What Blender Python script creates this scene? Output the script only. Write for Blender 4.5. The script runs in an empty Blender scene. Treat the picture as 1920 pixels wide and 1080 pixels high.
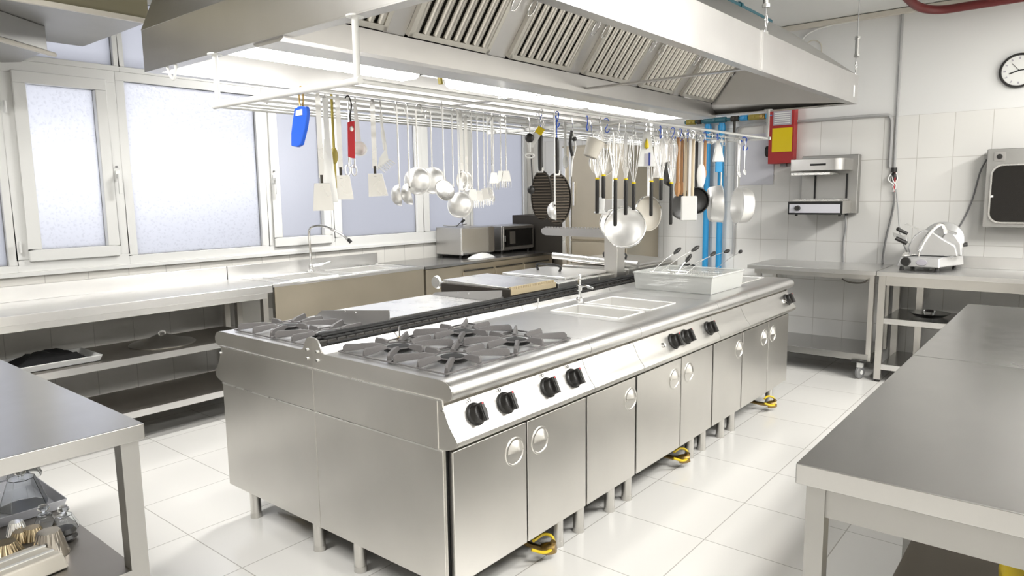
import bpy, bmesh, math, random
from mathutils import Vector, Matrix
random.seed(7)
S = bpy.context.scene
COL = S.collection
PI = math.pi
# ------------------------------------------------------------------ camera maths
YAW, PITCH, ROLL, F = 0.691175546, 0.132633342, -0.0137158361, 1312.7
CAM = Vector((0, 0, 1.5))
_f = Vector((math.cos(PITCH) * math.cos(YAW), math.cos(PITCH) * math.sin(YAW), -math.sin(PITCH)))
_r = Vector((math.sin(YAW), -math.cos(YAW), 0)); _u = _r.cross(_f)
RX = math.cos(ROLL) * _r + math.sin(ROLL) * _u
UP = -math.sin(ROLL) * _r + math.cos(ROLL) * _u
def at(px, py, ax, v):
    """pixel of the measured photograph -> point on the plane axis=v"""
    d = RX * ((px - 960) / F) - UP * ((py - 540) / F) + _f
    return CAM + d * ((v - CAM[ax]) / d[ax])

# ------------------------------------------------------------------ materials
def nm(name):
    m = bpy.data.materials.new(name); m.use_nodes = True
    nt = m.node_tree; b = nt.nodes['Principled BSDF']
    return m, nt, b
def mat(name, col, rough=.5, metal=0, spec=None, trans=0, ior=None, coat=0, bump=0, bscale=60, var=0):
    m, nt, b = nm(name)
    b.inputs['Base Color'].default_value = (*col, 1); b.inputs['Roughness'].default_value = rough
    b.inputs['Metallic'].default_value = metal; b.inputs['Transmission Weight'].default_value = trans
    b.inputs['Coat Weight'].default_value = coat
    if ior: b.inputs['IOR'].default_value = ior
    tc = nt.nodes.new('ShaderNodeTexCoord'); n = nt.nodes.new('ShaderNodeTexNoise')
    n.inputs['Scale'].default_value = bscale; nt.links.new(tc.outputs['Object'], n.inputs['Vector'])
    if bump:
        bp = nt.nodes.new('ShaderNodeBump'); bp.inputs['Strength'].default_value = bump; bp.inputs['Distance'].default_value = .002
        nt.links.new(n.outputs['Fac'], bp.inputs['Height']); nt.links.new(bp.outputs['Normal'], b.inputs['Normal'])
    mr = nt.nodes.new('ShaderNodeMapRange'); mr.inputs['To Min'].default_value = max(.02, rough - .05); mr.inputs['To Max'].default_value = rough + .07 + var
    nt.links.new(n.outputs['Fac'], mr.inputs['Value']); nt.links.new(mr.outputs['Result'], b.inputs['Roughness'])
    return m
def steel(name, col, rough, stretch=(3, 3, 160), bump=.12, blot=.10):
    """brushed stainless steel: fine streaks along one axis and broad blotches in the gloss"""
    m, nt, b = nm(name)
    b.inputs['Metallic'].default_value = 1
    tc = nt.nodes.new('ShaderNodeTexCoord'); mp = nt.nodes.new('ShaderNodeMapping'); mp.inputs['Scale'].default_value = stretch
    nt.links.new(tc.outputs['Object'], mp.inputs['Vector'])
    n = nt.nodes.new('ShaderNodeTexNoise'); n.inputs['Scale'].default_value = 4; n.inputs['Detail'].default_value = 3
    nt.links.new(mp.outputs['Vector'], n.inputs['Vector'])
    n2 = nt.nodes.new('ShaderNodeTexNoise'); n2.inputs['Scale'].default_value = 3.5; n2.inputs['Detail'].default_value = 4
    nt.links.new(tc.outputs['Object'], n2.inputs['Vector'])
    ad = nt.nodes.new('ShaderNodeMath'); ad.operation = 'MULTIPLY_ADD'
    nt.links.new(n2.outputs['Fac'], ad.inputs[0]); ad.inputs[1].default_value = blot; ad.inputs[2].default_value = rough - blot * .5
    a2 = nt.nodes.new('ShaderNodeMath'); a2.operation = 'MULTIPLY_ADD'
    nt.links.new(n.outputs['Fac'], a2.inputs[0]); a2.inputs[1].default_value = .08; nt.links.new(ad.outputs[0], a2.inputs[2])
    nt.links.new(a2.outputs[0], b.inputs['Roughness'])
    cr = nt.nodes.new('ShaderNodeValToRGB'); cr.color_ramp.elements[0].position = .3; cr.color_ramp.elements[1].position = .7
    cr.color_ramp.elements[0].color = (*[c * .93 for c in col], 1); cr.color_ramp.elements[1].color = (*col, 1)
    nt.links.new(n2.outputs['Fac'], cr.inputs['Fac']); nt.links.new(cr.outputs['Color'], b.inputs['Base Color'])
    if bump:
        bp = nt.nodes.new('ShaderNodeBump'); bp.inputs['Strength'].default_value = bump; bp.inputs['Distance'].default_value = .0006
        nt.links.new(n.outputs['Fac'], bp.inputs['Height']); nt.links.new(bp.outputs['Normal'], b.inputs['Normal'])
    return m
def tiles(name, plane, w, h, off, top=None, col=(.86, .85, .82), grout=(.62, .60, .56), rough=.16, mortar=.0028, paint=(.83, .83, .82)):
    """square-set ceramic tiles; above height `top` the wall is smooth paint"""
    m, nt, b = nm(name)
    tc = nt.nodes.new('ShaderNodeTexCoord'); sp = nt.nodes.new('ShaderNodeSeparateXYZ'); cb = nt.nodes.new('ShaderNodeCombineXYZ')
    nt.links.new(tc.outputs['Object'], sp.inputs[0])
    a, c = {'xz': ('X', 'Z'), 'yz': ('Y', 'Z'), 'xy': ('X', 'Y')}[plane]
    for k, (s, o) in enumerate(((a, off[0]), (c, off[1]))):
        mm = nt.nodes.new('ShaderNodeMath'); mm.operation = 'ADD'; mm.inputs[1].default_value = -o + (w if k == 0 else h) * 40
        nt.links.new(sp.outputs[s], mm.inputs[0]); nt.links.new(mm.outputs[0], cb.inputs[k])
    br = nt.nodes.new('ShaderNodeTexBrick'); br.offset = 0; br.squash = 1
    br.inputs['Scale'].default_value = 1; br.inputs['Brick Width'].default_value = w; br.inputs['Row Height'].default_value = h
    br.inputs['Mortar Size'].default_value = mortar; br.inputs['Mortar Smooth'].default_value = .2
    br.inputs['Color1'].default_value = (*col, 1); br.inputs['Color2'].default_value = (*[x * .97 for x in col], 1); br.inputs['Mortar'].default_value = (*grout, 1)
    nt.links.new(cb.outputs[0], br.inputs['Vector'])
    n = nt.nodes.new('ShaderNodeTexNoise'); n.inputs['Scale'].default_value = 2.2; n.inputs['Detail'].default_value = 5
    nt.links.new(tc.outputs['Object'], n.inputs['Vector'])
    bp = nt.nodes.new('ShaderNodeBump'); bp.inputs['Strength'].default_value = .35; bp.inputs['Distance'].default_value = .002; bp.invert = True
    fac = br.outputs['Fac']
    if top is not None:
        lt = nt.nodes.new('ShaderNodeMath'); lt.operation = 'LESS_THAN'; lt.inputs[1].default_value = top
        nt.links.new(sp.outputs['Z'], lt.inputs[0])
        mx = nt.nodes.new('ShaderNodeMix'); mx.data_type = 'RGBA'
        nt.links.new(lt.outputs[0], mx.inputs['Factor']); mx.inputs['A'].default_value = (*paint, 1)
        nt.links.new(br.outputs['Color'], mx.inputs['B']); nt.links.new(mx.outputs['Result'], b.inputs['Base Color'])
        mu = nt.nodes.new('ShaderNodeMath'); mu.operation = 'MULTIPLY'
        nt.links.new(br.outputs['Fac'], mu.inputs[0]); nt.links.new(lt.outputs[0], mu.inputs[1]); fac = mu.outputs[0]
        mr = nt.nodes.new('ShaderNodeMapRange'); nt.links.new(lt.outputs[0], mr.inputs['Value'])
        mr.inputs['To Min'].default_value = .5; mr.inputs['To Max'].default_value = rough; nt.links.new(mr.outputs['Result'], b.inputs['Roughness'])
    else:
        nt.links.new(br.outputs['Color'], b.inputs['Base Color'])
        mr = nt.nodes.new('ShaderNodeMapRange'); nt.links.new(n.outputs['Fac'], mr.inputs['Value'])
        mr.inputs['To Min'].default_value = rough - .04; mr.inputs['To Max'].default_value = rough + .12; nt.links.new(mr.outputs['Result'], b.inputs['Roughness'])
    nt.links.new(fac, bp.inputs['Height']); nt.links.new(bp.outputs['Normal'], b.inputs['Normal'])
    return m
def emis(name, col, st):
    m, nt, b = nm(name)
    b.inputs['Base Color'].default_value = (.9, .9, .9, 1); b.inputs['Emission Color'].default_value = (*col, 1); b.inputs['Emission Strength'].default_value = st
    return m
M = {}
SC = (.70, .685, .655)
M['steel'] = steel('brushed_steel', SC, .27)
M['steel_v'] = steel('brushed_steel_upright', SC, .27, (160, 160, 3))
M['top'] = steel('worktop_steel', (.78, .775, .765), .29, (3, 3, 3), 0, .05)
M['table'] = steel('table_steel', (.47, .465, .455), .21, (3, 3, 3), 0, .05)
M['hood'] = steel('hood_steel', (.56, .55, .54), .30, (40, 40, 3), 0, .06)
M['bowl'] = steel('satin_steel', (.88, .875, .86), .42, (3, 3, 3), 0, .06)
M['filter'] = steel('filter_steel', (.60, .58, .53), .30, (3, 3, 3), 0, .08)
M['polish'] = steel('polished_steel', (.88, .875, .86), .24, (3, 3, 3), 0, .08)
M['chrome'] = mat('chrome', (.85, .85, .85), .08, 1)
M['dark_steel'] = steel('dull_steel', (.40, .375, .34), .38, (3, 3, 3), 0)  # plain darker and rougher steel tone
M['castiron'] = mat('cast_iron', (.15, .143, .142), .5, .35, bump=.4, bscale=220)
M['black'] = mat('black_plastic', (.018, .017, .016), .35, bump=.05)
M['blackmat'] = mat('black_matt', (.012, .012, .012), .7)
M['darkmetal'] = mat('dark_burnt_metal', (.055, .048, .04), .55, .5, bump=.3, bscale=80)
M['white'] = mat('white_plastic', (.85, .85, .83), .35)
M['upvc'] = mat('window_upvc', (.83, .83, .81), .32)
M['paint'] = mat('ceiling_paint', (.74, .74, .72), .7, bump=.05)
M['blue'] = mat('blue_plastic', (.02, .13, .75), .35)
M['bluepipe'] = mat('blue_pipe_paint', (.03, .33, .68), .35)
M['teal'] = mat('teal_pipe_paint', (.02, .12, .16), .4)
M['navy'] = mat('navy_print', (.02, .04, .25), .4)
M['red'] = mat('red_paint', (.42, .02, .02), .4)
M['reddark'] = mat('dark_red_paint', (.13, .01, .01), .4)
M['redplastic'] = mat('red_plastic', (.6, .02, .03), .3)
M['yellow'] = mat('yellow_print', (.88, .66, .0), .4)
M['yellowp'] = mat('yellow_gas_plastic', (.75, .55, .02), .4)
M['olive'] = mat('olive_valve_paint', (.35, .28, .05), .45)
M['brass'] = mat('brass', (.35, .24, .09), .35, 1)
M['wood'] = mat('brown_wood', (.48, .24, .09), .5, bump=.2, bscale=40)
M['palewood'] = mat('pale_wood', (.78, .66, .47), .5, bump=.15, bscale=40)
M['beige'] = mat('beige_enamel', (.60, .50, .33), .4)
M['cream'] = mat('cream_paint', (.70, .66, .58), .4)
M['grey'] = mat('grey_rubber', (.22, .22, .22), .5)
M['conduit'] = mat('grey_conduit', (.45, .45, .45), .4)
M['cloth'] = mat('black_cloth', (.008, .008, .009), .9, bump=.6, bscale=30)
M['notice'] = mat('lavender_board', (.70, .70, .76), .5)
M['screen'] = mat('dark_glass', (.012, .011, .010), .08)
M['labelgrey'] = mat('grey_print', (.45, .43, .48), .5)
M['darkchrome'] = mat('dark_chrome', (.42, .39, .35), .12, 1)
M['traypla'] = mat('pale_tray_plastic', (.74, .75, .80), .15)
M['traypla'].node_tree.nodes['Principled BSDF'].inputs['Alpha'].default_value = .85
M['clear'] = mat('clear_plastic', (.93, .95, .96), .06, trans=1, ior=1.3)
M['milky'] = mat('milky_plastic', (.88, .89, .86), .2)
M['milky'].node_tree.nodes['Principled BSDF'].inputs['Alpha'].default_value = .5
M['gold'] = mat('brassy_metal', (.42, .34, .22), .2, 1)
M['duct'] = steel('galvanised_duct', (.40, .395, .38), .45, (3, 3, 3), .03, .12)
M['ductdark'] = steel('shaded_duct', (.24, .22, .15), .5, (3, 3, 3), .03, .12)  # brownish duct steel with the front face's shadow put into the colour
M['darkshelf'] = steel('shaded_shelf_steel', (.22, .195, .165), .42, (3, 3, 3), 0)  # dark tone carries the shade under the right tables
M['fridge'] = steel('fridge_steel', (.50, .45, .36), .42, (60, 60, 3), .05)
M['tube'] = emis('lit_diffuser', (1, .99, .96), 9)
M['ceil_lamp'] = emis('ceiling_diffuser', (1, .98, .95), 10)
# frosted glass: thin translucent pane with pebbled bump
def frosted(name, col, scale, strength):
    m = bpy.data.materials.new(name); m.use_nodes = True; nt = m.node_tree; nt.nodes.clear()
    o = nt.nodes.new('ShaderNodeOutputMaterial'); tr = nt.nodes.new('ShaderNodeBsdfTranslucent'); gl = nt.nodes.new('ShaderNodeBsdfGlossy'); mx = nt.nodes.new('ShaderNodeMixShader')
    tr.inputs['Color'].default_value = (*col, 1); gl.inputs['Roughness'].default_value = .3; gl.inputs['Color'].default_value = (.8, .8, .85, 1); mx.inputs[0].default_value = .12
    tc = nt.nodes.new('ShaderNodeTexCoord'); v = nt.nodes.new('ShaderNodeTexVoronoi'); v.inputs['Scale'].default_value = scale
    n = nt.nodes.new('ShaderNodeTexNoise'); n.inputs['Scale'].default_value = scale * .7; n.inputs['Detail'].default_value = 6
    nt.links.new(tc.outputs['Object'], n.inputs['Vector'])
    ad = nt.nodes.new('ShaderNodeVectorMath'); ad.operation = 'MULTIPLY_ADD'; ad.inputs[1].default_value = (.05, .05, .05)
    nt.links.new(n.outputs['Color'], ad.inputs[0]); nt.links.new(tc.outputs['Object'], ad.inputs[2]); nt.links.new(ad.outputs[0], v.inputs['Vector'])
    cr = nt.nodes.new('ShaderNodeValToRGB'); cr.color_ramp.elements[0].color = (*[c * (1 - strength) for c in col], 1); cr.color_ramp.elements[1].color = (*col, 1); cr.color_ramp.elements[1].position = .45
    nt.links.new(v.outputs['Distance'], cr.inputs['Fac']); nt.links.new(cr.outputs['Color'], tr.inputs['Color'])
    bp = nt.nodes.new('ShaderNodeBump'); bp.inputs['Strength'].default_value = .5; bp.inputs['Distance'].default_value = .003
    nt.links.new(v.outputs['Distance'], bp.inputs['Height']); nt.links.new(bp.outputs['Normal'], gl.inputs['Normal'])
    nt.links.new(tr.outputs[0], mx.inputs[1]); nt.links.new(gl.outputs[0], mx.inputs[2]); nt.links.new(mx.outputs[0], o.inputs[0])
    return m
M['frost'] = frosted('pebbled_glass', (.93, .94, .97), 45, .16)
M['frost2'] = frosted('fine_frosted_glass', (.87, .88, .91), 160, .05)

# ------------------------------------------------------------------ mesh builder
def frame_from(d):
    d = Vector(d).normalized(); a = Vector((0, 0, 1)) if abs(d.z) < .9 else Vector((1, 0, 0))
    u = d.cross(a).normalized(); return u, d.cross(u).normalized(), d
class MB:
    def __init__(s): s.v = []; s.f = []
    def add(s, vs, fs):
        n = len(s.v); s.v += [Vector(v) for v in vs]; s.f += [tuple(i + n for i in f) for f in fs]; return s
    def box(s, x0, x1, y0, y1, z0, z1):
        x0, x1 = sorted((x0, x1)); y0, y1 = sorted((y0, y1)); z0, z1 = sorted((z0, z1))
        return s.add([(x0, y0, z0), (x1, y0, z0), (x1, y1, z0), (x0, y1, z0), (x0, y0, z1), (x1, y0, z1), (x1, y1, z1), (x0, y1, z1)],
                     [(3, 2, 1, 0), (4, 5, 6, 7), (0, 1, 5, 4), (1, 2, 6, 5), (2, 3, 7, 6), (3, 0, 4, 7)])
    def hexa(s, pts):
        return s.add(pts, [(3, 2, 1, 0), (4, 5, 6, 7), (0, 1, 5, 4), (1, 2, 6, 5), (2, 3, 7, 6), (3, 0, 4, 7)])
    def obox(s, c, hx, hy, hz, X, Y, Z):
        c = Vector(c); X = Vector(X) * hx; Y = Vector(Y) * hy; Z = Vector(Z) * hz
        return s.hexa([c - X - Y - Z, c + X - Y - Z, c + X + Y - Z, c - X + Y - Z, c - X - Y + Z, c + X - Y + Z, c + X + Y + Z, c - X + Y + Z])
    def prism(s, poly, ax, a0, a1):
        """poly: 2-D outline in the two other axes, extruded along ax"""
        def P(p, a): return {0: (a, p[0], p[1]), 1: (p[0], a, p[1]), 2: (p[0], p[1], a)}[ax]
        n = len(poly); vs = [P(p, a0) for p in poly] + [P(p, a1) for p in poly]
        fs = [tuple(range(n - 1, -1, -1)), tuple(range(n, 2 * n))] + [(i, (i + 1) % n, n + (i + 1) % n, n + i) for i in range(n)]
        return s.add(vs, fs)
    def cyl(s, p0, p1, r0, r1=None, n=16, cap=True):
        r1 = r0 if r1 is None else r1; p0 = Vector(p0); p1 = Vector(p1); u, w, d = frame_from(p1 - p0)
        vs = [p0 + (u * math.cos(t) + w * math.sin(t)) * r0 for t in [2 * PI * i / n for i in range(n)]] + [p1 + (u * math.cos(t) + w * math.sin(t)) * r1 for t in [2 * PI * i / n for i in range(n)]]
        fs = [(i, (i + 1) % n, n + (i + 1) % n, n + i) for i in range(n)]
        if cap: fs += [tuple(range(n - 1, -1, -1)), tuple(range(n, 2 * n))]
        return s.add(vs, fs)
    def tube(s, pts, r, n=8, closed=False):
        pts = [Vector(p) for p in pts]; m = len(pts); vs = []; fs = []; pu = None
        for i, p in enumerate(pts):
            if closed: d = pts[(i + 1) % m] - pts[i - 1]
            else: d = (pts[min(i + 1, m - 1)] - pts[max(i - 1, 0)])
            d.normalize()
            if pu is None: u, w, _ = frame_from(d)
            else:
                u = (pu - d * pu.dot(d)); u = u.normalized() if u.length > 1e-6 else frame_from(d)[0]; w = d.cross(u)
            pu = u; rr = r[i] if isinstance(r, (list, tuple)) else r
            vs += [p + (u * math.cos(2 * PI * k / n) + w * math.sin(2 * PI * k / n)) * rr for k in range(n)]
        for i in range(m if closed else m - 1):
            j = (i + 1) % m
            fs += [(i * n + k, i * n + (k + 1) % n, j * n + (k + 1) % n, j * n + k) for k in range(n)]
        if not closed: fs += [tuple(range(n - 1, -1, -1)), tuple((m - 1) * n + k for k in range(n))]
        return s.add(vs, fs)
    def lathe(s, prof, c=(0, 0, 0), d=(0, 0, 1), n=24, sx=1, a0=0, a1=2 * PI):
        """prof: (radius, height) list; open profile swept round axis d"""
        c = Vector(c); u, w, d = frame_from(d); full = abs(a1 - a0 - 2 * PI) < 1e-6; k = n if full else n + 1; vs = []; fs = []
        for r, h in prof:
            for i in range(k):
                t = a0 + (a1 - a0) * i / n; vs.append(c + d * h + u * math.cos(t) * r * sx + w * math.sin(t) * r)
        for j in range(len(prof) - 1):
            for i in range(n):
                a = j * k + i; b = j * k + (i + 1) % k; fs.append((a, b, b + k, a + k))
        return s.add(vs, fs)
    def ell(s, c, rx, ry, rz, n=16, m=10):
        vs = []; fs = []; c = Vector(c)
        for j in range(m + 1):
            p = PI * j / m
            for i in range(n):
                t = 2 * PI * i / n; vs.append(c + Vector((rx * math.sin(p) * math.cos(t), ry * math.sin(p) * math.sin(t), rz * math.cos(p))))
        for j in range(m):
            for i in range(n): fs.append((j * n + i, j * n + (i + 1) % n, (j + 1) * n + (i + 1) % n, (j + 1) * n + i))
        return s.add(vs, fs)
    def build(s, name, m, parent=None, bev=0, smooth=35, seg=2, solid=0, kind=None, label=None):
        me = bpy.data.meshes.new(name); bm = bmesh.new()
        vs = [bm.verts.new(v) for v in s.v]
        for f in s.f:
            try: bm.faces.new([vs[i] for i in f])
            except ValueError: pass
        bmesh.ops.remove_doubles(bm, verts=bm.verts, dist=1e-5)
        bmesh.ops.recalc_face_normals(bm, faces=bm.faces)
        if parent is not None and hasattr(parent, 'get') and parent.get('_wl'):
            bmesh.ops.transform(bm, matrix=parent.matrix_basis.inverted(), verts=bm.verts)
        bm.to_mesh(me); bm.free()
        me.materials.append(M[m] if isinstance(m, str) else m)
        o = bpy.data.objects.new(name, me); COL.objects.link(o)
        if parent is not None: o.parent = parent
        if smooth:
            for p in me.polygons: p.use_smooth = True
            me.set_sharp_from_angle(angle=math.radians(smooth))
        if solid:
            md = o.modifiers.new('solid', 'SOLIDIFY'); md.thickness = solid; md.offset = 0
        if bev:
            md = o.modifiers.new('bevel', 'BEVEL'); md.width = bev; md.segments = seg; md.limit_method = 'ANGLE'; md.angle_limit = math.radians(40); md.harden_normals = True
        if kind: o['kind'] = kind
        if label: o['label'] = label
        return o
WL = []
def thing(name, label, cat, loc=(0, 0, 0), rotz=0, group=None, world=True):
    """Empty at the base of a thing. world=True: its parts are given in world coordinates"""
    o = bpy.data.objects.new(name, None); COL.objects.link(o); o.empty_display_size = .05
    o.location = loc; o.rotation_euler = (0, 0, rotz)
    o.matrix_basis = Matrix.Translation(Vector(loc)) @ Matrix.Rotation(rotz, 4, 'Z')
    if world: o['_wl'] = 1; WL.append(o)
    o['label'] = label; o['category'] = cat
    if group: o['group'] = group
    return o
def sub(o, parent_thing):
    """children of a mesh part keep the thing's local space"""
    return o
def tag(o, label, cat, group=None):
    o['label'] = label; o['category'] = cat
    if group: o['group'] = group
    return o
def recentre(o):
    """give a one-mesh thing its origin at its own base"""
    vs = o.data.vertices; xs = [v.co.x for v in vs]; ys = [v.co.y for v in vs]; zs = [v.co.z for v in vs]
    c = Vector(((min(xs) + max(xs)) / 2, (min(ys) + max(ys)) / 2, min(zs)))
    o.data.transform(Matrix.Translation(-c)); o.location = c; return o
def subpart(mb, name, m, part, root, **k):
    """sub-part of a part whose thing is root (mesh given in world space)"""
    k2 = dict(k); o = mb.build(name, m, None, **k2)
    if root is not None and root.get('_wl'): o.data.transform(root.matrix_basis.inverted())
    o.parent = part; return o
def arc(cx, cy, r, a0, a1, n):
    return [(cx + r * math.cos(a0 + (a1 - a0) * i / n), cy + r * math.sin(a0 + (a1 - a0) * i / n)) for i in range(n + 1)]
def bez(p, n=12):
    """smooth curve through points (Catmull-Rom)"""
    p = [Vector(q) for q in p]; p = [p[0] * 2 - p[1]] + p + [p[-1] * 2 - p[-2]]; out = []
    for i in range(1, len(p) - 2):
        for k in range(n):
            t = k / n; a, b, c, d = p[i - 1:i + 3]
            out.append(.5 * ((2 * b) + (c - a) * t + (2 * a - 5 * b + 4 * c - d) * t * t + (3 * b - a - 3 * c + d) * t ** 3))
    out.append(p[-2]); return out
def slab_holes(mb, x0, x1, y0, y1, z0, z1, holes):
    """plate with a row of rectangular holes (hx0,hx1,hy0,hy1) side by side in x"""
    e = .0025; holes = sorted((a - e, b + e, c - e, d + e) for a, b, c, d in holes); cx = x0
    for hx0, hx1, hy0, hy1 in holes:
        if hx0 > cx: mb.box(cx, hx0, y0, y1, z0, z1)
        mb.box(hx0, hx1, y0, hy0, z0, z1); mb.box(hx0, hx1, hy1, y1, z0, z1); cx = hx1
    if cx < x1: mb.box(cx, x1, y0, y1, z0, z1)
    return mb

# ================================================================== SETTING
XB, YL, XF, YR, ZC = 6.60, 5.10, -2.6, -3.0, 2.95
def struct(o): o['kind'] = 'structure'; return o
fl = MB().box(XF - .1, XB + .1, YR - .1, YL + .1, -.06, 0).build('floor', tiles('floor_tiles', 'xy', .46, .46, (3.2, 1.2), None, (.87, .855, .82), (.50, .48, .44), .14, .0024), smooth=0); struct(fl)
struct(MB().box(XF - .1, XB + .1, YR - .1, YL + .1, ZC, ZC + .08).build('ceiling', 'paint', smooth=0))
struct(MB().box(XB, XB + .1, YR - .1, YL + .1, 0, ZC).build('wall_back', tiles('wall_tiles_back', 'yz', .2525, .35, (1.395, 2.10), 2.10), smooth=0))
struct(MB().box(XF, XB, YR - .1, YR, 0, ZC).build('wall_right', tiles('wall_tiles_right', 'xz', .25, .35, (.02, 2.10), 2.10), smooth=0))
struct(MB().box(XF - .1, XF, YR - .1, YL + .1, 0, ZC).build('wall_front', tiles('wall_tiles_front', 'yz', .25, .35, (.02, 2.10), 2.10, (.42, .40, .37), paint=(.42, .41, .40)), smooth=0))  # unseen wall, darkened so camera-facing steel reflects less light
wl = tiles('wall_tiles_left', 'xz', .2525, .35, (1.515, .52), 2.98, (.86, .84, .79))
# left wall with the long window opening x 0.2 .. 6.45, z 1.06 .. 2.86
WX0, WX1, WZ0, WZ1 = .2, 6.45, 1.055, 2.86
w = MB().box(XF, XB, YL, YL + .12, 0, WZ0).box(XF, XB, YL, YL + .12, WZ1, ZC).box(XF, WX0, YL, YL + .12, WZ0, WZ1).box(WX1, XB, YL, YL + .12, WZ0, WZ1)
struct(w.build('wall_left', wl, smooth=0))
struct(MB().box(WX0 - .02, WX1, YL - .022, YL + .002, 1.035, 1.062).build('trim_1', 'upvc', bev=.003))

# windows: frame pieces, panes
YW = YL + .01
def window(n, x0, x1, z0, z1, bar, glass, sash=False, handle=None, hinges=False):
    t = bpy.data.objects.new('window_%d' % n, None); COL.objects.link(t); t.location = ((x0 + x1) / 2, YW, z0); t['kind'] = 'structure'
    t.matrix_basis = Matrix.Translation(Vector(t.location)); t['_wl'] = 1; WL.append(t)
    d0, d1 = YL - .012, YL + .07
    def ring(a0, a1, c0, c1, b, y0, y1):
        mb = MB().box(a0, a1, y0, y1, c0, c0 + b).box(a0, a1, y0, y1, c1 - b, c1).box(a0, a0 + b, y0, y1, c0 + b, c1 - b).box(a1 - b, a1, y0, y1, c0 + b, c1 - b)
        return mb
    ring(x0, x1, z0, z1, bar, d0, d1).build('window_frame', 'upvc', t, bev=.004)
    gx0, gx1, gz0, gz1 = x0 + bar, x1 - bar, z0 + bar, z1 - bar
    if sash:
        ring(gx0 - .012, gx1 + .012, gz0 - .012, gz1 + .012, .072, d0 - .02, d1 - .03).build('sash', 'upvc', t, bev=.006)
        gx0 += .058; gx1 -= .058; gz0 += .058; gz1 -= .058
    ring(gx0 - .004, gx1 + .004, gz0 - .004, gz1 + .004, .007, YL + .012, YL + .03).build('gasket', 'grey', t)
    MB().box(gx0 - .003, gx1 + .003, YL + .018, YL + .024, gz0 - .003, gz1 + .003).build('glass_pane', glass, t, smooth=0)
    if handle:
        hx, hz = handle
        h = MB().box(hx - .013, hx + .013, d0 - .032, d0 - .018, hz - .035, hz + .035).box(hx - .011, hx + .011, d0 - .06, d0 - .03, hz - .011, hz + .011).box(hx - .011, hx + .011, d0 - .066, d0 - .052, hz - .12, hz + .012)
        h.build('handle', 'white', t, bev=.003)
        MB().cyl((hx, d0 - .033, hz + .06), (hx, d0 - .018, hz + .06), .007).build('lock_cap', 'grey', t)
    if hinges:
        for hz in (z0 + .16, z0 + 1.0):
            MB().cyl((x0 + .012, d0 - .03, hz - .035), (x0 + .012, d0 - .03, hz + .035), .009).build('hinge', 'white', t)
    return t
# lower row: (x0, x1) outer frame spans; upper row of fanlights above the transom
window(1, .25, 1.375, 1.062, 2.35, .045, 'frost2')
window(2, 1.375, 2.03, 1.062, 2.35, .075, 'frost', sash=True, handle=(1.985, 1.66), hinges=True)
window(3, 2.03, 3.10, 1.062, 2.35, .058, 'frost')
window(4, 3.10, 3.735, 1.062, 2.35, .055, 'frost2', sash=True, handle=(3.16, 1.65))
window(5, 3.735, 4.80, 1.062, 2.35, .085, 'frost2')
window(6, 4.80, 5.47, 1.062, 2.35, .085, 'frost2')
window(7, 5.47, 6.45, 1.062, 2.35, .055, 'frost2')
for k, (a, b) in enumerate(((.25, 1.375), (1.375, 2.065), (2.065, 3.735), (3.735, 4.80), (4.80, 6.45))):
    window(8 + k, a, b, 2.35, 2.86, .035, 'frost2')
for k, (a, b) in enumerate(()): pass
def kid(o, *cs):
    return o

# ================================================================== ISLAND
YM = 2.318                                   # ridge line of the island
def Y(y, side): return y if side > 0 else 2 * YM - y
NOSE = [(1.66, .90), (1.61, .8995), (1.585, .896), (1.567, .886), (1.557, .87), (1.556, .856), (1.562, .842), (1.575, .834), (1.605, .831), (1.66, .831)]
PANEL = [(1.64, .814), (1.602, .812), (1.597, .80), (1.586, .775), (1.573, .75), (1.558, .728), (1.543, .711), (1.538, .700), (1.540, .688), (1.549, .678), (1.565, .671), (1.64, .668)]
def pside(poly, side): return [(Y(y, side), z) for y, z in poly]
def legs(t, x0, x1, side, spots=None):
    for x in (x0 + .08, x1 - .08):
        for y in (1.675, 2.18):
            MB().cyl((x, Y(y, side), .022), (x, Y(y, side), .172), .0245, n=20).cyl((x, Y(y, side), 0), (x, Y(y, side), .024), .027, .0255, n=20).build('leg', 'steel_v', t)
def round_handle(mb_t, x, z, side, door, root):
    s = 1 if side > 0 else -1; y = Y(1.58, side); d = (0, -s, 0)
    o = subpart(MB().lathe([(.055, 0), (.055, .002), (.053, .004), (.049, .004), (.047, .001), (.044, -.001), (0, -.001)], (x, y, z), d, 32), 'handle', 'steel', door, root)
    g = MB(); vs = []; n, m = 14, 6                       # bulging upper grip that overhangs the finger recess
    for j in range(m + 1):
        for i in range(n + 1):
            a = PI * i / n; r = .043 * (1 - j / m)
            vs.append((x + math.cos(a) * r, y - s * (.004 + .016 * math.sin(j / m * PI / 2)), z + .002 + math.sin(a) * r))
    fs = [(j * (n + 1) + i, j * (n + 1) + i + 1, (j + 1) * (n + 1) + i + 1, (j + 1) * (n + 1) + i) for j in range(m) for i in range(n)]
    g.add(vs, fs)
    g.box(x - .043, x + .043, y - s * .004, y - s * .008, z - .001, z + .003)
    g.build('grip', 'steel', None); gg = bpy.context.scene.collection.objects[-1]
    gg.data.transform(root.matrix_basis.inverted())
    # merge the grip into the handle mesh
    bm = bmesh.new(); bm.from_mesh(o.data); bm.from_mesh(gg.data); bm.to_mesh(o.data); bm.free()
    for p in o.data.polygons: p.use_smooth = True
    bpy.data.objects.remove(gg)
def doors(t, xs, hs, side):
    for (a, b), h in zip(xs, hs):
        d = MB().box(a, b, Y(1.58, side), Y(1.602, side), .176, .654).build('door', 'steel_v', t, bev=.003)
        round_handle(None, h, .56, side, d, t)
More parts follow.
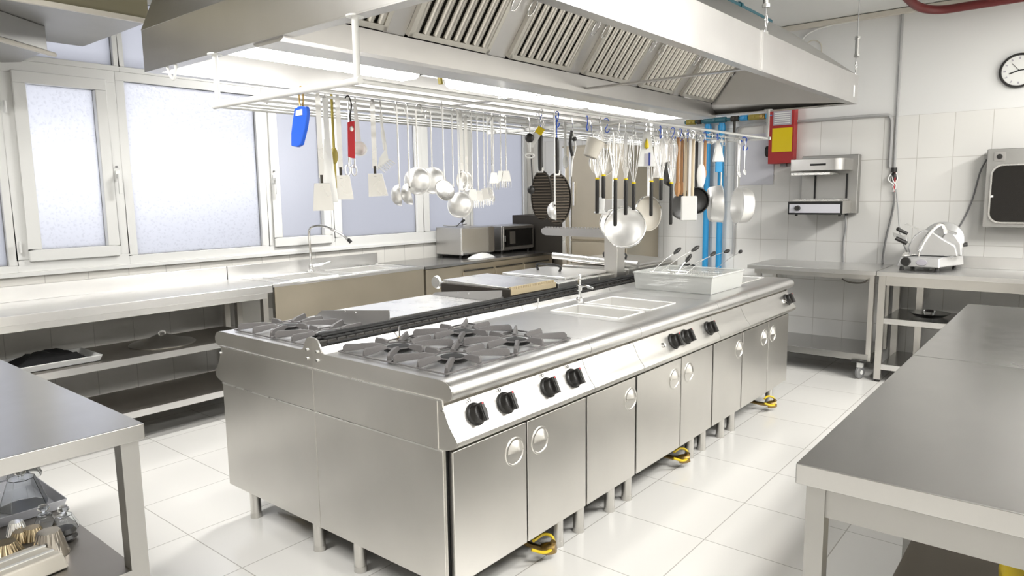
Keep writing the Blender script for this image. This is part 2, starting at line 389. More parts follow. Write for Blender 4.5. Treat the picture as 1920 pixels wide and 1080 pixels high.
def knob(t, x, side, z=.757, big=1.0):
    s = 1 if side > 0 else -1; nrm = Vector((0, -s * .90, .43)).normalized(); c = Vector((x, Y(1.577, side), z)); u = Vector((1, 0, 0)); v = nrm.cross(u)
    k = MB().lathe([(0, .0), (.041, .0), (.042, .005), (.038, .009), (.034, .011), (.032, .029), (.029, .034), (0, .035)], c, nrm, 24)
    k.obox(c + nrm * .038, .032, .011, .010, v, u, nrm).obox(c + nrm * .039, .0325, .007, .012, v, u, nrm)
    ko = k.build('knob', 'black', t, bev=.002)
    upv = v if v.z > 0 else -v
    subpart(MB().obox(c + nrm * .050 + upv * .028, .003, .003, .002, upv, u, nrm), 'pointer', 'redplastic', ko, t)
def seam(*a): pass
def end_profile(side):
    full = [(YM, .172), (YM, .958), (2.300, .957), (2.283, .950), (2.268, .93), (2.258, .905), (2.24, .899)] + NOSE[:-1] + [(1.604, .826)] + PANEL[1:-1] + [(1.60, .66), (1.60, .172)]
    return pside(full, side)
def island_unit(name, label, cat, x0, x1, side, door_x=(), handle_x=(), knobs=(), holes=(), end=0, group=None):
    t = thing(name, label, cat, ((x0 + x1) / 2, Y(1.95, side), 0), 0, group)
    a, b = x0 + .0015, x1 - .0015
    MB().box(a + .01, b - .01, Y(1.606, side), Y(YM - .004, side), .172, .66).build('carcass', 'blackmat', t)
    inner = MB()
    slab_holes(inner, a, b, *sorted((Y(1.66, side), Y(2.24, side))), .886, .90, [(h[0], h[1], *sorted((Y(h[2], side), Y(h[3], side)))) for h in holes])
    inner.prism(pside(NOSE, side), 0, a, b)
    # upstand that rises to the ridge at the back
    inner.prism(pside([(2.24, .886), (2.24, .90), (2.252, .905), (2.262, .925), (2.262, .886)], side), 0, a, b)
    inner.build('worktop', 'top', t, smooth=30)
    MB().prism(pside(PANEL, side), 0, a, b).build('control_panel', 'steel', t, smooth=30)
    MB().box(a + .01, b - .01, Y(1.62, side), Y(1.64, side), .66, .835).build('fascia', 'dark_steel', t)
    for h in holes:
        y0, y1 = sorted((Y(h[2], side), Y(h[3], side))); q = .0015; dz = h[4] if len(h) > 4 else .12
        wm = MB().box(h[0] - q, h[0], y0, y1, .90 - dz, .902).box(h[1], h[1] + q, y0, y1, .90 - dz, .902).box(h[0], h[1], y0 - q, y0, .90 - dz, .902).box(h[0], h[1], y1, y1 + q, .90 - dz, .902).box(h[0], h[1], y0, y1, .90 - dz - q, .90 - dz)
        for (p0, p1) in (((h[0], y0), (h[1], y0)), ((h[1], y0), (h[1], y1)), ((h[1], y1), (h[0], y1)), ((h[0], y1), (h[0], y0))):
            wm.cyl((*p0, .902), (*p1, .902), .0045, n=8)
        wm.build('well', 'bowl', t, smooth=30)
    doors(t, door_x, handle_x, side)
    for k in knobs: knob(t, k, side)
    legs(t, x0, x1, side)
    if end:
        for xe in ([x0] if end < 0 else [x1]):
            e0, e1 = (xe - .004, xe + .006) if end < 0 else (xe - .006, xe + .004)
            # end cheek in three sheets with fine light seams between them
            P = end_profile(side)
            MB().prism(P, 0, e0 + .003, e1).build('end_cheek', 'steel_v', t, smooth=25)
            ys = sorted((Y(1.604, side), Y(YM - .002, side)))
            MB().box(e0, e0 + .005, ys[0], ys[1], .176, .656).build('side_panel', 'steel_v', t, bev=.0015)
            MB().box(e0, e0 + .005, ys[0] + (0.02 if side > 0 else 0), ys[1] - (0 if side > 0 else .02), .662, .829).build('upper_side_panel', 'steel', t, bev=.0015)
            for zz in (.659, .832):
                MB().box(e0 - .0025, e0 + .003, ys[0], ys[1], zz - .0025, zz + .0025).build('seam_strip', 'polish', t)
            for bb in ((Y(2.285, side), .905), (Y(2.285, side), .87), (Y(1.60, side), .80)):
                MB().cyl((e0 - .003, bb[0], bb[1]), (e0 + .004, bb[0], bb[1]), .005, n=10).build('rivet', 'chrome', t)
    return t
def grate(t, cx, cy, w, d, z0=.903):
    """cast iron pan support: ring with eight chunky fingers out to the edges"""
    g = MB(); hx, hy = w / 2, d / 2
    for k in range(8):
        a = PI / 4 * k + .0; c, s_ = math.cos(a), math.sin(a)
        if k % 2: ex, ey = hx * (1 if c > 0 else -1), hy * (1 if s_ > 0 else -1); ex *= .93; ey *= .93
        else: ex, ey = hx * c * .96, hy * s_ * .96
        P0 = Vector((cx + c * .064, cy + s_ * .064, 0)); P1 = Vector((cx + ex, cy + ey, 0))
        D = (P1 - P0).normalized(); N = Vector((-D.y, D.x, 0)); L = (P1 - P0).length
        w0, w1 = .0105, .0085
        def q(dist, lat, z): p = P0 + D * dist + N * lat; return (p.x, p.y, z)
        prof = [(0, .013, .024), (L * .25, .011, .031), (L * .93, .003, .032), (L, .0, .022)]
        vs = []; fs = []
        for i, (dd, zb, zt) in enumerate(prof):
            ww = w0 + (w1 - w0) * dd / L
            vs += [q(dd, -ww, z0 + zb), q(dd, ww, z0 + zb), q(dd, ww * .55, z0 + zt), q(dd, -ww * .55, z0 + zt)]
        n = len(prof)
        for i in range(n - 1):
            for j in range(4): fs.append((i * 4 + j, i * 4 + (j + 1) % 4, (i + 1) * 4 + (j + 1) % 4, (i + 1) * 4 + j))
        fs += [(0, 1, 2, 3), ((n - 1) * 4, (n - 1) * 4 + 1, (n - 1) * 4 + 2, (n - 1) * 4 + 3)]
        g.add(vs, fs)
    g.lathe([(.060, .012), (.060, .017), (.068, .017), (.068, .012), (.060, .012)], (cx, cy, z0), (0, 0, 1), 24)
    # rim rods of the support frame
    for p0, p1 in (((-hx, -hy), (hx, -hy)), ((hx, -hy), (hx, hy)), ((hx, hy), (-hx, hy)), ((-hx, hy), (-hx, -hy))):
        g.cyl((cx + p0[0], cy + p0[1], z0 + .004), (cx + p1[0], cy + p1[1], z0 + .004), .0035, n=6)
    o = g.build('pan_support', 'castiron', t, bev=.0018)
    b = MB().lathe([(.0, .016), (.044, .016), (.050, .012), (.050, .004), (.058, .001), (0, .001)], (cx, cy, z0 - .003), (0, 0, 1), 24)
    b.build('burner', 'blackmat', t)
G_R = 'stainless cooking units in the front row of the island'
G_L = 'stainless cooking units in the back row of the island'
rng = island_unit('gas_range', 'stainless four-burner gas range with two doors at the near right corner of the island', 'gas range', 1.57, 2.39, 1,
                  [(1.590, 1.982), (1.990, 2.386)], [1.912, 2.066], [1.70, 1.86, 2.115, 2.285], end=-1)
for cx in (1.797, 2.165):
    for cy in (1.775, 2.07): grate(rng, cx, cy, .36, .29)
for kx in (1.70, 1.86, 2.115, 2.285):
    c = Vector((kx - .012, 1.594, .806))
    MB().lathe([(.0065, 0), (.0065, .002), (.0045, .002), (.0045, 0)], c, (0, -.93, .37), 12).build('burner_mark', 'blackmat', rng)
island_unit('neutral_counter', 'narrow stainless worktop unit with one door between the four-burner range and the twin well unit', 'counter', 2.39, 2.81, 1, [(2.398, 2.802)], [2.755])
bm_ = island_unit('twin_well_unit', 'stainless unit with two open rectangular wells in its top and three black knobs', 'well unit', 2.81, 3.67, 1,
                  [(2.818, 3.270), (3.278, 3.662)], [3.195, 3.362], [3.17, 3.31, 3.59], holes=[(2.875, 3.125, 1.72, 2.12), (3.19, 3.47, 1.72, 2.12)])
MB().lathe([(0, .014), (.009, .014), (.011, .004), (.014, 0)], (3.06, 1.577, .757), (0, -.9, .43), 16).build('drain_button', 'chrome', bm_)
island_unit('plain_counter', 'single-door stainless unit under the clear plastic tub', 'counter', 3.67, 4.10, 1, [(3.678, 4.094)], [4.045])
fr = island_unit('deep_fryer', 'stainless deep fryer unit with an open well at the far right corner of the island', 'fryer', 4.10, 4.94, 1,
                 [(4.106, 4.536), (4.544, 4.930)], [4.465, 4.622], [4.865], holes=[(4.42, 4.86, 1.74, 2.16, .10)], end=1)
MB().lathe([(0, .02), (.012, .02), (.014, .004), (.018, 0)], (4.80, 1.577, .757), (0, -.9, .43), 16).build('drain_button', 'chrome', fr)
# back row
r2 = island_unit('gas_range', 'stainless gas range at the near left corner of the island with star-shaped grates', 'gas range', 1.57, 2.045, -1, [(1.586, 2.03)], [1.98], [1.75, 1.9], end=-1)
for cy in (2.53, 2.83): grate(r2, 1.80, cy, .38, .29)
gd = island_unit('griddle', 'stainless griddle with low slanted splash guards behind the front range', 'griddle', 2.045, 2.86, -1, [(2.053, 2.44), (2.448, 2.852)], [2.4, 2.5], [2.2, 2.6])
MB().box(2.07, 2.835, 2.43, 2.97, .90, .925).build('plate', 'polish', gd, bev=.004)
for x in (2.052, 2.838):
    MB().prism([(2.99, .90), (2.42, .90), (2.42, .99), (2.86, .948), (2.93, .940), (2.97, .915), (2.99, .91)], 0, x - .003, x + .003).build('splash_guard', 'hood', gd)
    for yy in (2.66, 2.74): MB().cyl((x - .006, yy, .955), (x + .006, yy, .955), .005, n=10).build('rivet', 'chrome', gd)
MB().box(2.052, 2.838, 2.408, 2.416, .90, .955).build('rear_guard', 'hood', gd)
cb = island_unit('charbroiler', 'dark-sided charbroiler with a pale plate and a serrated beige edge, behind the black flue strip', 'broiler', 2.86, 3.345, -1, [(2.868, 3.337)], [3.28], [3.1])
MB().box(2.92, 3.335, 2.43, 2.965, .90, .984).build('casing', 'darkmetal', cb, bev=.004)
MB().hexa([(2.93, 2.46, .984), (3.33, 2.46, .984), (3.33, 2.96, .984), (2.93, 2.96, .984), (2.93, 2.46, .992), (3.33, 2.46, .992), (3.33, 2.96, 1.004), (2.93, 2.96, 1.004)]).build('plate', 'polish', cb, bev=.002)
sr = MB().box(2.925, 3.34, 2.424, 2.432, .952, .982)
for k in range(26): sr.obox((2.935 + k * .0155, 2.436, .988), .0055, .008, .008, (1, 0, 0), (0, 1, 0), (0, 0, 1))
sr.build('serrated_strip', 'beige', cb)
cd = MB().lathe([(0, -.012), (.034, -.012), (.04, 0), (.034, .012), (0, .012)], (2.93, 3.01, .985), (-1, 0, 0), 24); cd.cyl((2.93, 3.01, .985), (2.93, 2.95, .985), .008).build('crank_wheel', 'polish', cb)
u4 = island_unit('tray_counter', 'bright stainless unit holding flat lidded trays behind the faucet', 'counter', 3.345, 4.16, -1, [(3.353, 3.75), (3.758, 4.152)], [3.7, 3.8], [3.6])
MB().box(3.36, 3.80, 2.42, 2.97, .90, .975).build('raised_block', 'polish', u4, bev=.006)
u5 = island_unit('boiling_unit', 'stainless boiling unit at the far left corner of the island under hinged lids', 'cooking unit', 4.16, 4.94, -1, [(4.168, 4.55), (4.558, 4.932)], [4.5, 4.6], [4.4, 4.7], end=1)
def lid(lab, x0, x1, y0, y1, z, slope):
    t = thing('pan_lid', lab, 'lid', ((x0 + x1) / 2, (y0 + y1) / 2, z), 0, 'hinged tray lids on the island')
    MB().hexa([(x0, y0, z), (x1, y0, z), (x1, y1, z + slope), (x0, y1, z + slope), (x0, y0, z + .016), (x1, y0, z + .016), (x1, y1, z + slope + .016), (x0, y1, z + slope + .016)]).build('cover', 'top', t, bev=.005)
    cx, cy = (x0 + x1) / 2, (y0 + y1) / 2 + .05; zz = z + slope * .5 + .012
    MB().tube(bez([(cx, cy - .09, zz), (cx, cy - .085, zz + .04), (cx, cy + .085, zz + .045), (cx, cy + .09, zz + .005)], 8), .0085).build('handle', 'black', t)
lid('flat steel lid with black handle directly left of the upright column', 3.50, 3.98, 2.47, 2.98, .976, 0.0)
MB().box(3.81, 4.15, 2.42, 2.98, .90, .972).build('shallow_pan', 'steel', u4, bev=.004)
MB().box(4.18, 4.92, 2.42, 2.98, .90, .985).build('pan_body', 'steel', u5, bev=.006)
lid('flat steel lid with black bridge handle at the far left end of the island', 4.24, 4.88, 2.45, 2.97, .986, .02)
rt = MB().cyl((4.13, 3.02, 1.055), (4.22, 2.37, 1.013), .024, n=20).build('roller_tube', 'polish'); recentre(rt); tag(rt, 'round steel tube lying across the unit behind the upright column', 'tube')
# upright column with serrated arm
pc = thing('swivel_column', 'square steel upright on the island carrying a flat horizontal arm with a toothed edge', 'column', (4.03, 2.44, .9))
MB().box(3.985, 4.085, 2.395, 2.495, .90, 1.46).build('column', 'steel_v', pc, bev=.004)
am = MB(); x_, z0_, z1_ = 4.02, 1.205, 1.262
am.prism([(2.5, z0_), (3.0, z0_ + .004), (3.03, z0_ + .012), (3.045, z0_ + .03), (3.04, z1_ - .01), (3.02, z1_), (2.5, z1_)], 0, x_ - .006, x_ + .006)
for k in range(20): am.box(x_ - .006, x_ + .006, 2.51 + k * .0255, 2.522 + k * .0255, z1_ - .002, z1_ + .009)
am.build('toothed_arm', 'hood', pc)
MB().box(3.98, 4.09, 2.39, 2.50, .898, .912).build('foot_plate', 'steel', pc)
# ridge flue grille strips
fg = thing('flue_grille', 'long black slotted grille running along the ridge between the two rows of cooking units', 'grille', (3.2, YM, .9))
MB().box(1.60, 4.93, 2.266, 2.384, .90, .918).build('base_strip', 'darkmetal', fg)
for k, (yy, zz) in enumerate(((2.268, .932), (2.285, .950), (2.304, .958), (2.324, .960), (2.344, .957), (2.362, .948), (2.378, .930))):
    MB().cyl((1.605, yy, zz), (4.92, yy, zz), .0052, n=8).build('rod', 'blackmat', fg)
sm = MB()
for k in range(72):
    x = 1.62 + k * .046
    sm.tube([(x, 2.268, .926), (x, 2.29, .946), (x, 2.324, .953), (x, 2.36, .942), (x, 2.378, .924)], .003, 5)
sm.build('cross_bars', 'castiron', fg)
for xj in (1.90, 2.10, 2.95): pass
# small faucet on the ridge
fc = thing('faucet', 'small chrome standing tap at the back of the twin wells', 'faucet', (3.27, 2.21, .9))
MB().lathe([(0, .15), (.009, .15), (.011, .145), (.009, .11), (.008, .09), (.016, .085), (.016, .06), (.010, .055), (.010, .02), (.02, .012), (.022, 0)], (3.27, 2.21, .90), (0, 0, 1), 16).build('body', 'chrome', fc)
MB().tube(bez([(3.27, 2.21, .975), (3.27, 2.17, .985), (3.27, 2.12, .975)], 6), .007).build('spout', 'chrome', fc)
for xx, lab in ((1.955, 'thin upright steel pin on the ridge just behind the four-burner range, nearer the camera'), (2.93, 'thin upright steel pin on the ridge before the small tap')):
    tag(recentre(MB().cyl((xx, 2.245, .899), (xx, 2.245, .95), .0045, n=8).build('support_pin', 'chrome')), lab, 'pin')
# dark stain-like brown drain plug beside the ridge
tag(recentre(MB().lathe([(0, .006), (.02, .006), (.024, 0)], (1.95, 2.225, .9), (0, 0, 1), 16).build('drain_cap', 'brass')), 'small brown cap on the range top next to the black flue grille', 'cap')
# clear tub and fryer baskets
tb = thing('plastic_tub', 'clear plastic tub standing on the island in front of the fryer basket handles', 'tub', (4.05, 1.93, .9))
def opentub(mb, x0, x1, y0, y1, z0, z1, th=.004, tap=.01):
    o = [(x0 + tap, y0 + tap), (x1 - tap, y0 + tap), (x1 - tap, y1 - tap), (x0 + tap, y1 - tap)]; O = [(x0, y0), (x1, y0), (x1, y1), (x0, y1)]
    i = [(x0 + tap + th, y0 + tap + th), (x1 - tap - th, y0 + tap + th), (x1 - tap - th, y1 - tap - th), (x0 + tap + th, y1 - tap - th)]; I = [(x0 + th, y0 + th), (x1 - th, y0 + th), (x1 - th, y1 - th), (x0 + th, y1 - th)]
    vs = [(*p, z0) for p in o] + [(*p, z1) for p in O] + [(*p, z1) for p in I] + [(*p, z0 + th) for p in i]
    fs = [(3, 2, 1, 0), (12, 13, 14, 15)]
    for k in range(4):
        n = (k + 1) % 4; fs += [(k, n, 4 + n, 4 + k), (4 + k, 4 + n, 8 + n, 8 + k), (8 + k, 8 + n, 12 + n, 12 + k)]
    return mb.add(vs, fs)
opentub(MB(), 3.86, 4.34, 1.68, 2.20, .9005, 1.005).build('shell', 'milky', tb, bev=.004)
rm = MB(); 
for p0, p1 in (((3.86, 1.68), (4.34, 1.68)), ((4.34, 1.68), (4.34, 2.20)), ((4.34, 2.20), (3.86, 2.20)), ((3.86, 2.20), (3.86, 1.68))): rm.cyl((*p0, 1.006), (*p1, 1.006), .006, n=8)
rm.build('rim', 'milky', tb)
def basket(lab, px, py, yg, tx, ty, flat=False):
    """fryer basket: wire cage in the well/tub with an upright wire handle and black grip"""
    g = at(px, py, 1, yg)
    t = thing('fryer_basket', lab, 'fryer basket', (tx, ty, .92), 0, 'fryer baskets in the tub and well')
    c = MB(); hx, hy = .052, .07
    for zz in (.925, .96, .995):
        for p0, p1 in (((-hx, -hy), (hx, -hy)), ((hx, -hy), (hx, hy)), ((hx, hy), (-hx, hy)), ((-hx, hy), (-hx, -hy))): c.cyl((tx + p0[0], ty + p0[1], zz), (tx + p1[0], ty + p1[1], zz), .0018, n=5)
    for k in range(5):
        o_ = -hx + 2 * hx * k / 4
        c.tube([(tx + o_, ty - hy, .995), (tx + o_, ty - hy, .925), (tx + o_, ty + hy, .925), (tx + o_, ty + hy, .995)], .0012, 4)
        o_ = -hy + 2 * hy * k / 4
        c.tube([(tx - hx, ty + o_, .995), (tx - hx, ty + o_, .925), (tx + hx, ty + o_, .925), (tx + hx, ty + o_, .995)], .0012, 4)
    c.build('wire_cage', 'polish', t)
    b = Vector((tx - hx, ty, .995)); d = (g - b); m1 = b + d * .55
    MB().tube([b, m1 + Vector((0, 0, .01)), g - d.normalized() * .02], .0018, 6).build('wire_handle', 'polish', t)
    dd = (g - m1).normalized() if not flat else Vector((0, -.9, .1)).normalized()
    MB().tube([g - dd * .034, g - dd * .022, g, g + dd * .02, g + dd * .032], [.006, .010, .0135, .012, .005], 10).build('grip', 'black', t)
for q in (('fryer basket whose black grip stands leftmost of the six', 1270, 470, 2.02, 3.95, 2.11), ('fryer basket with raised black grip, second of the six from the left', 1304, 466, 1.98, 4.09, 2.11), ('fryer basket with black grip tilted low over the tub front', 1291, 484, 1.90, 3.95, 1.93),
          ('fryer basket with nearly level black grip in front of the blue pipes', 1337, 476, 1.90, 4.09, 1.93), ('fryer basket with upright black grip right of the blue pipes', 1363, 471, 1.95, 4.22, 2.05), ('fryer basket whose black grip stands rightmost of the six', 1388, 472, 1.92, 4.25, 1.83)):
    basket(*q)
# yellow gas taps under the units
def gas_tap(lab, x, y):
    t = thing('gas_valve', lab, 'gas valve', (x, y, 0), 0, 'gas valves under the island')
    MB().tube(bez([(x, y + .22, .06), (x, y + .08, .045), (x + .02, y, .05), (x + .02, y - .02, .085)], 6), .012).build('hose', 'brass', t)
    MB().lathe([(.0, -.03), (.022, -.03), (.026, -.01), (.026, .012), (.02, .03), (0, .03)], (x + .015, y, .05), (.5, -1, .2), 14).build('body', 'brass', t)
    MB().tube(bez([(x - .075, y + .02, .075), (x - .03, y - .012, .055), (x + .02, y - .02, .06), (x + .04, y + .0, .09), (x + .02, y + .03, .1), (x - .05, y + .03, .1)], 6), .0065).build('yellow_sleeve', 'yellowp', t)
gas_tap('yellow-banded gas valve under the near doors of the front range', 2.17, 1.63)
gas_tap('yellow-banded gas valve under the twin well unit', 3.42, 1.63)
gas_tap('yellow-banded gas valve under the far right end of the island', 4.70, 1.60)
gas_tap('yellow-banded gas valve under the near left end of the island', 1.80, 2.78)

# ================================================================== HOOD
HX0, HX1, HY0, HY1, HZ0, HZ1 = 1.43, 5.07, 1.24, 3.265, 2.06, 2.232
hd = thing('extraction_hood', 'huge stainless island extraction hood hanging over the cooking island', 'hood', (3.25, 2.25, HZ0))
th = .012
sk = MB().box(HX0, HX1, HY0, HY0 + th, HZ0, HZ1).box(HX0, HX1, HY1 - th, HY1, HZ0, HZ1).box(HX0, HX0 + th, HY0 + th, HY1 - th, HZ0, HZ1).box(HX1 - th, HX1, HY0 + th, HY1 - th, HZ0, HZ1)
sk.build('skirt', 'hood', hd)
lz0, lz1 = HZ0 - .005, HZ0 - .0003
lp = MB().box(HX0, HX1, HY0, HY0 + .05, lz0, lz1).box(HX0, HX1, HY1 - .05, HY1, lz0, lz1).box(HX0, HX0 + .05, HY0 + .05, HY1 - .05, lz0, lz1).box(HX1 - .06, HX1, HY0 + .05, HY1 - .05, lz0, lz1)
lp.build('bottom_lip', 'hood', hd)
# sloping top
T = [(HX0 + .11, HY0 + .40), (HX1 - .12, HY0 + .40), (HX1 - .12, HY1 - .07), (HX0 + .11, HY1 - .07)]; B = [(HX0, HY0), (HX1, HY0), (HX1, HY1), (HX0, HY1)]
MB().add([(*p, HZ1) for p in B] + [(*p, 2.545) for p in T], [(0, 1, 5, 4), (1, 2, 6, 5), (2, 3, 7, 6), (3, 0, 4, 7), (4, 5, 6, 7)]).build('canopy', 'hood', hd, smooth=0, solid=.004)
# gutter
MB().prism([(2.19, 2.135), (2.205, 2.135), (2.215, 2.075), (2.235, 2.062), (2.36, 2.062), (2.385, 2.075), (2.395, 2.135), (2.41, 2.135), (2.395, 2.05), (2.375, 2.04), (2.225, 2.04), (2.205, 2.05)], 0, HX0 + th, HX1 - th).build('grease_gutter', 'hood', hd, smooth=20)
# baffle filter banks
A = Vector((0, 2.19, 2.128)); Bd = Vector((0, -.60, .80))
for nm_, sgn in (('front', 1), ('back', -1)):
    A0 = Vector((0, 2.19 if sgn > 0 else 2.41, 2.128)); D = Vector((0, -.60 * sgn, .80)); N = Vector((0, -.80 * sgn, -.60)) # N faces down and out
    X = Vector((1, 0, 0)); Lb = .49
    back = MB(); xa, xb = HX0 + th, 4.945
    back.obox(A0 + X * ((xa + xb) / 2) + D * (Lb / 2) - N * .045, (xb - xa) / 2, Lb / 2, .002, X, D, N)
    back.build('filter_housing', 'hood', hd)
    spans = [(1.50, 2.0), (2.07, 2.55), (2.70, 3.17), (3.30, 3.79), (3.93, 4.37), (4.50, 4.95)]
    if sgn > 0: spans = [(1.46, 1.88), (1.99, 2.48), (2.62, 3.12), (3.24, 3.72), (3.86, 4.30), (4.42, 4.92)]
    prev = xa
    for a, b in spans + [(xb, xb)]:
        if a - prev > .005: MB().obox(A0 + X * ((prev + a) / 2) + D * (Lb / 2) - N * .012, (a - prev) / 2, Lb / 2, .003, X, D, N).build('cover_plate', 'hood', hd)
        prev = b
    for a, b in spans:
        fr_ = MB(); c = A0 + X * ((a + b) / 2) + D * .252; hw = (b - a) / 2; hl = .235
        for s1 in (-1, 1):
            fr_.obox(c + X * s1 * (hw - .012), .011, hl, .014, X, D, N)
            fr_.obox(c + D * s1 * (hl - .012), hw, .012, .014, X, D, N)
        fo = fr_.build('baffle_filter', 'filter', hd, bev=.002)
        nb = 8; bf = MB()
        for k in range(nb):
            xx = -hw + .035 + (2 * hw - .07) * k / (nb - 1); rr = (2 * hw - .05) / nb * .36
            prof = [(math.cos(t_) * rr, -math.sin(t_) * rr * .75) for t_ in [PI * i / 6 for i in range(7)]]
            n_ = len(prof); vs = []
            for e in (-1, 1):
                for (u_, w_) in prof: vs.append(c + X * (xx + u_) + D * e * (hl - .022) - N * w_ * -1 * -1 + N * 0)
            bf.add(vs, [(i, i + 1, n_ + i + 1, n_ + i) for i in range(n_ - 1)])
        subpart(bf, 'baffles', 'filter', fo, hd, smooth=60)
        dk = MB(); dk.obox(c - N * .014, hw - .02, hl - .02, .001, X, D, N); subpart(dk, 'filter_core', 'darkmetal', fo, hd)
        for s1 in (-1, 1):
            hc = c + X * s1 * (hw + .012) + D * .02 + N * .018
            ri = MB().tube([hc + D * math.cos(t_) * .04 + X * math.sin(t_) * .020 for t_ in [2 * PI * i / 20 for i in range(20)]], .003, 6, closed=True)
            subpart(ri, 'ring_handle', 'chrome', fo, hd)
# far end inner sloped plate
MB().add([(4.947, 2.19, 2.125), (HX1 - th, 2.30, HZ0 + .006), (HX1 - th, HY0 + th, HZ0 + .006), (HX1 - th, HY0 + th, HZ1), (4.947, HY0 + .36, 2.51), (4.947, 1.90, 2.515)], [(0, 1, 2, 5), (2, 4, 5), (2, 3, 4)]).build('end_plate', 'hood', hd, smooth=0, solid=.003)
# cross bar, seam strip, sticker
MB().box(3.31, 3.345, HY0 + th, 2.2, 2.068, 2.076).box(3.31, 3.345, 2.4, HY1 - th, 2.068, 2.076).build('cross_bar', 'hood', hd)
MB().box(3.325, 3.345, HY0 - .005, HY0 + .001, HZ0, HZ1 + .004).build('joint_strip', 'polish', hd)
MB().box(4.955, 4.985, HY0 - .0015, HY0 + .001, HZ0 + .035, HZ0 + .105).build('sticker', 'white', hd)
# wire hangers
def hanger(lab, x, y, z, xt=None):
    t = thing('suspension_wire', lab, 'hanger', (x, y, z), 0, 'suspension wires of the hood')
    xt = x if xt is None else xt; top = Vector((xt, y + .02, ZC)); p = Vector((x, y, z)); d = (top - p).normalized()
    MB().cyl(p, top, .0035, n=8).build('rod', 'conduit', t)
    MB().cyl(p + d * .12, p + d * .23, .013, n=12).cyl(p + d * .11, p + d * .125, .018, n=6).cyl(p + d * .225, p + d * .24, .018, n=6).build('turnbuckle', 'chrome', t)
    MB().tube([p + Vector((0, 0, .05)) + Vector((math.cos(a) * .016, 0, math.sin(a) * .028)) for a in [2 * PI * i / 14 for i in range(14)]], .0035, 6, closed=True).build('shackle', 'chrome', t)
    MB().box(x - .03, x + .02, y - .006, y + .05, z - .012, z + .004).build('bracket', 'polish', t, bev=.002)
hanger('steel suspension rod with turnbuckle at the middle of the hood front edge', 3.41, HY0 + .01, HZ1 + .012)
hanger('thin suspension wire with shackle at the far right corner of the hood', 5.03, HY0 + .01, HZ1 + .012, 5.12)
# fluorescent fixtures under the hood
for k, (a, b) in enumerate(((1.47, 2.42), (2.75, 4.0), (4.12, 5.0))):
    lab = ['long lit fluorescent fixture inside the hood nearest the camera', 'middle lit fluorescent fixture inside the hood', 'lit fluorescent fixture inside the hood at its far end'][k]
    t = thing('fluorescent_light', lab, 'light', ((a + b) / 2, 2.64, 2.08), 0, 'lights inside the hood')
    MB().prism([(2.56 + p[0], p[1] + 2.12) for p in [(0.01, -.045), (.03, -.055), (.13, -.055), (.15, -.045), (.16, -.02), (.16, .03), (0, .03), (0, -.02)]], 0, a, b).build('diffuser', 'tube', t, smooth=30)
    MB().box(a + .02, b - .02, 2.57, 2.71, 2.15, 2.172).build('housing', 'white', t)
    MB().box(a + .1, a + .13, 2.62, 2.66, 2.17, 2.42).box(b - .13, b - .1, 2.62, 2.66, 2.17, 2.42).build('mounting_bracket', 'steel', t)
cbx = thing('cable_gland', 'brown bundled cable elbow hanging between the hood lights', 'cable', (2.62, 2.62, 2.1))
MB().tube(bez([(2.60, 2.60, 2.06), (2.60, 2.60, 2.12), (2.66, 2.58, 2.16), (2.74, 2.56, 2.16)], 6), .014).build('elbow', 'olive', cbx)
MB().box(2.46, 2.52, 2.62, 2.70, 2.10, 2.16).build('clip', 'darkmetal', cbx)
# pale bracket under the near end
hk = MB().tube(bez([(1.44, 3.07, 2.055), (1.44, 3.05, 2.02), (1.44, 3.02, 2.0), (1.44, 3.0, 2.03), (1.44, 2.99, 2.058)], 6), .006).build('hook_bracket', 'white')
recentre(hk); tag(hk, 'small white hook under the near left corner of the hood', 'hook')
# ================================================================== HANGING RACK
RZ = 1.862
rk = thing('hanging_rack', 'long white tubular utensil rack hanging under the hood', 'rack', (3.2, 2.25, RZ))
mb = MB().cyl((1.445, 1.815, RZ), (4.955, 1.78, RZ), .0075, n=12).cyl((1.445, 2.70, RZ), (4.955, 2.70, RZ), .0075, n=12).cyl((1.445, 1.80, RZ), (1.445, 2.71, RZ), .012, n=14).cyl((4.955, 1.76, RZ), (4.955, 2.71, RZ), .0105, n=14)
mb.build('frame', 'white', rk)
for x, y in ((1.445, 1.815), (1.445, 2.68), (4.955, 1.78), (4.955, 2.68), (3.2, 2.70)):
    MB().cyl((x, y, RZ), (x, y, HZ0), .011, n=14).cyl((x, y, HZ0 - .006), (x, y, HZ0 - .001), .028, n=16).build('post', 'white', rk)
RODS = [1.93, 2.06, 2.19, 2.31, 2.43, 2.55, 2.63]
for y in RODS: MB().cyl((1.445, y, RZ), (4.955, y, RZ), .0055, n=10).build('rod', 'white', rk)
MB().box(3.05, 3.07, 1.80, 2.70, RZ - .02, RZ - .006).build('cross_tie', 'white', rk)
tag(recentre(MB().box(2.92, 4.05, 3.02, 3.10, 2.02, 2.05).build('wiring_channel', 'blackmat')), 'black wiring channel along the far side under the hood', 'channel') if False else None

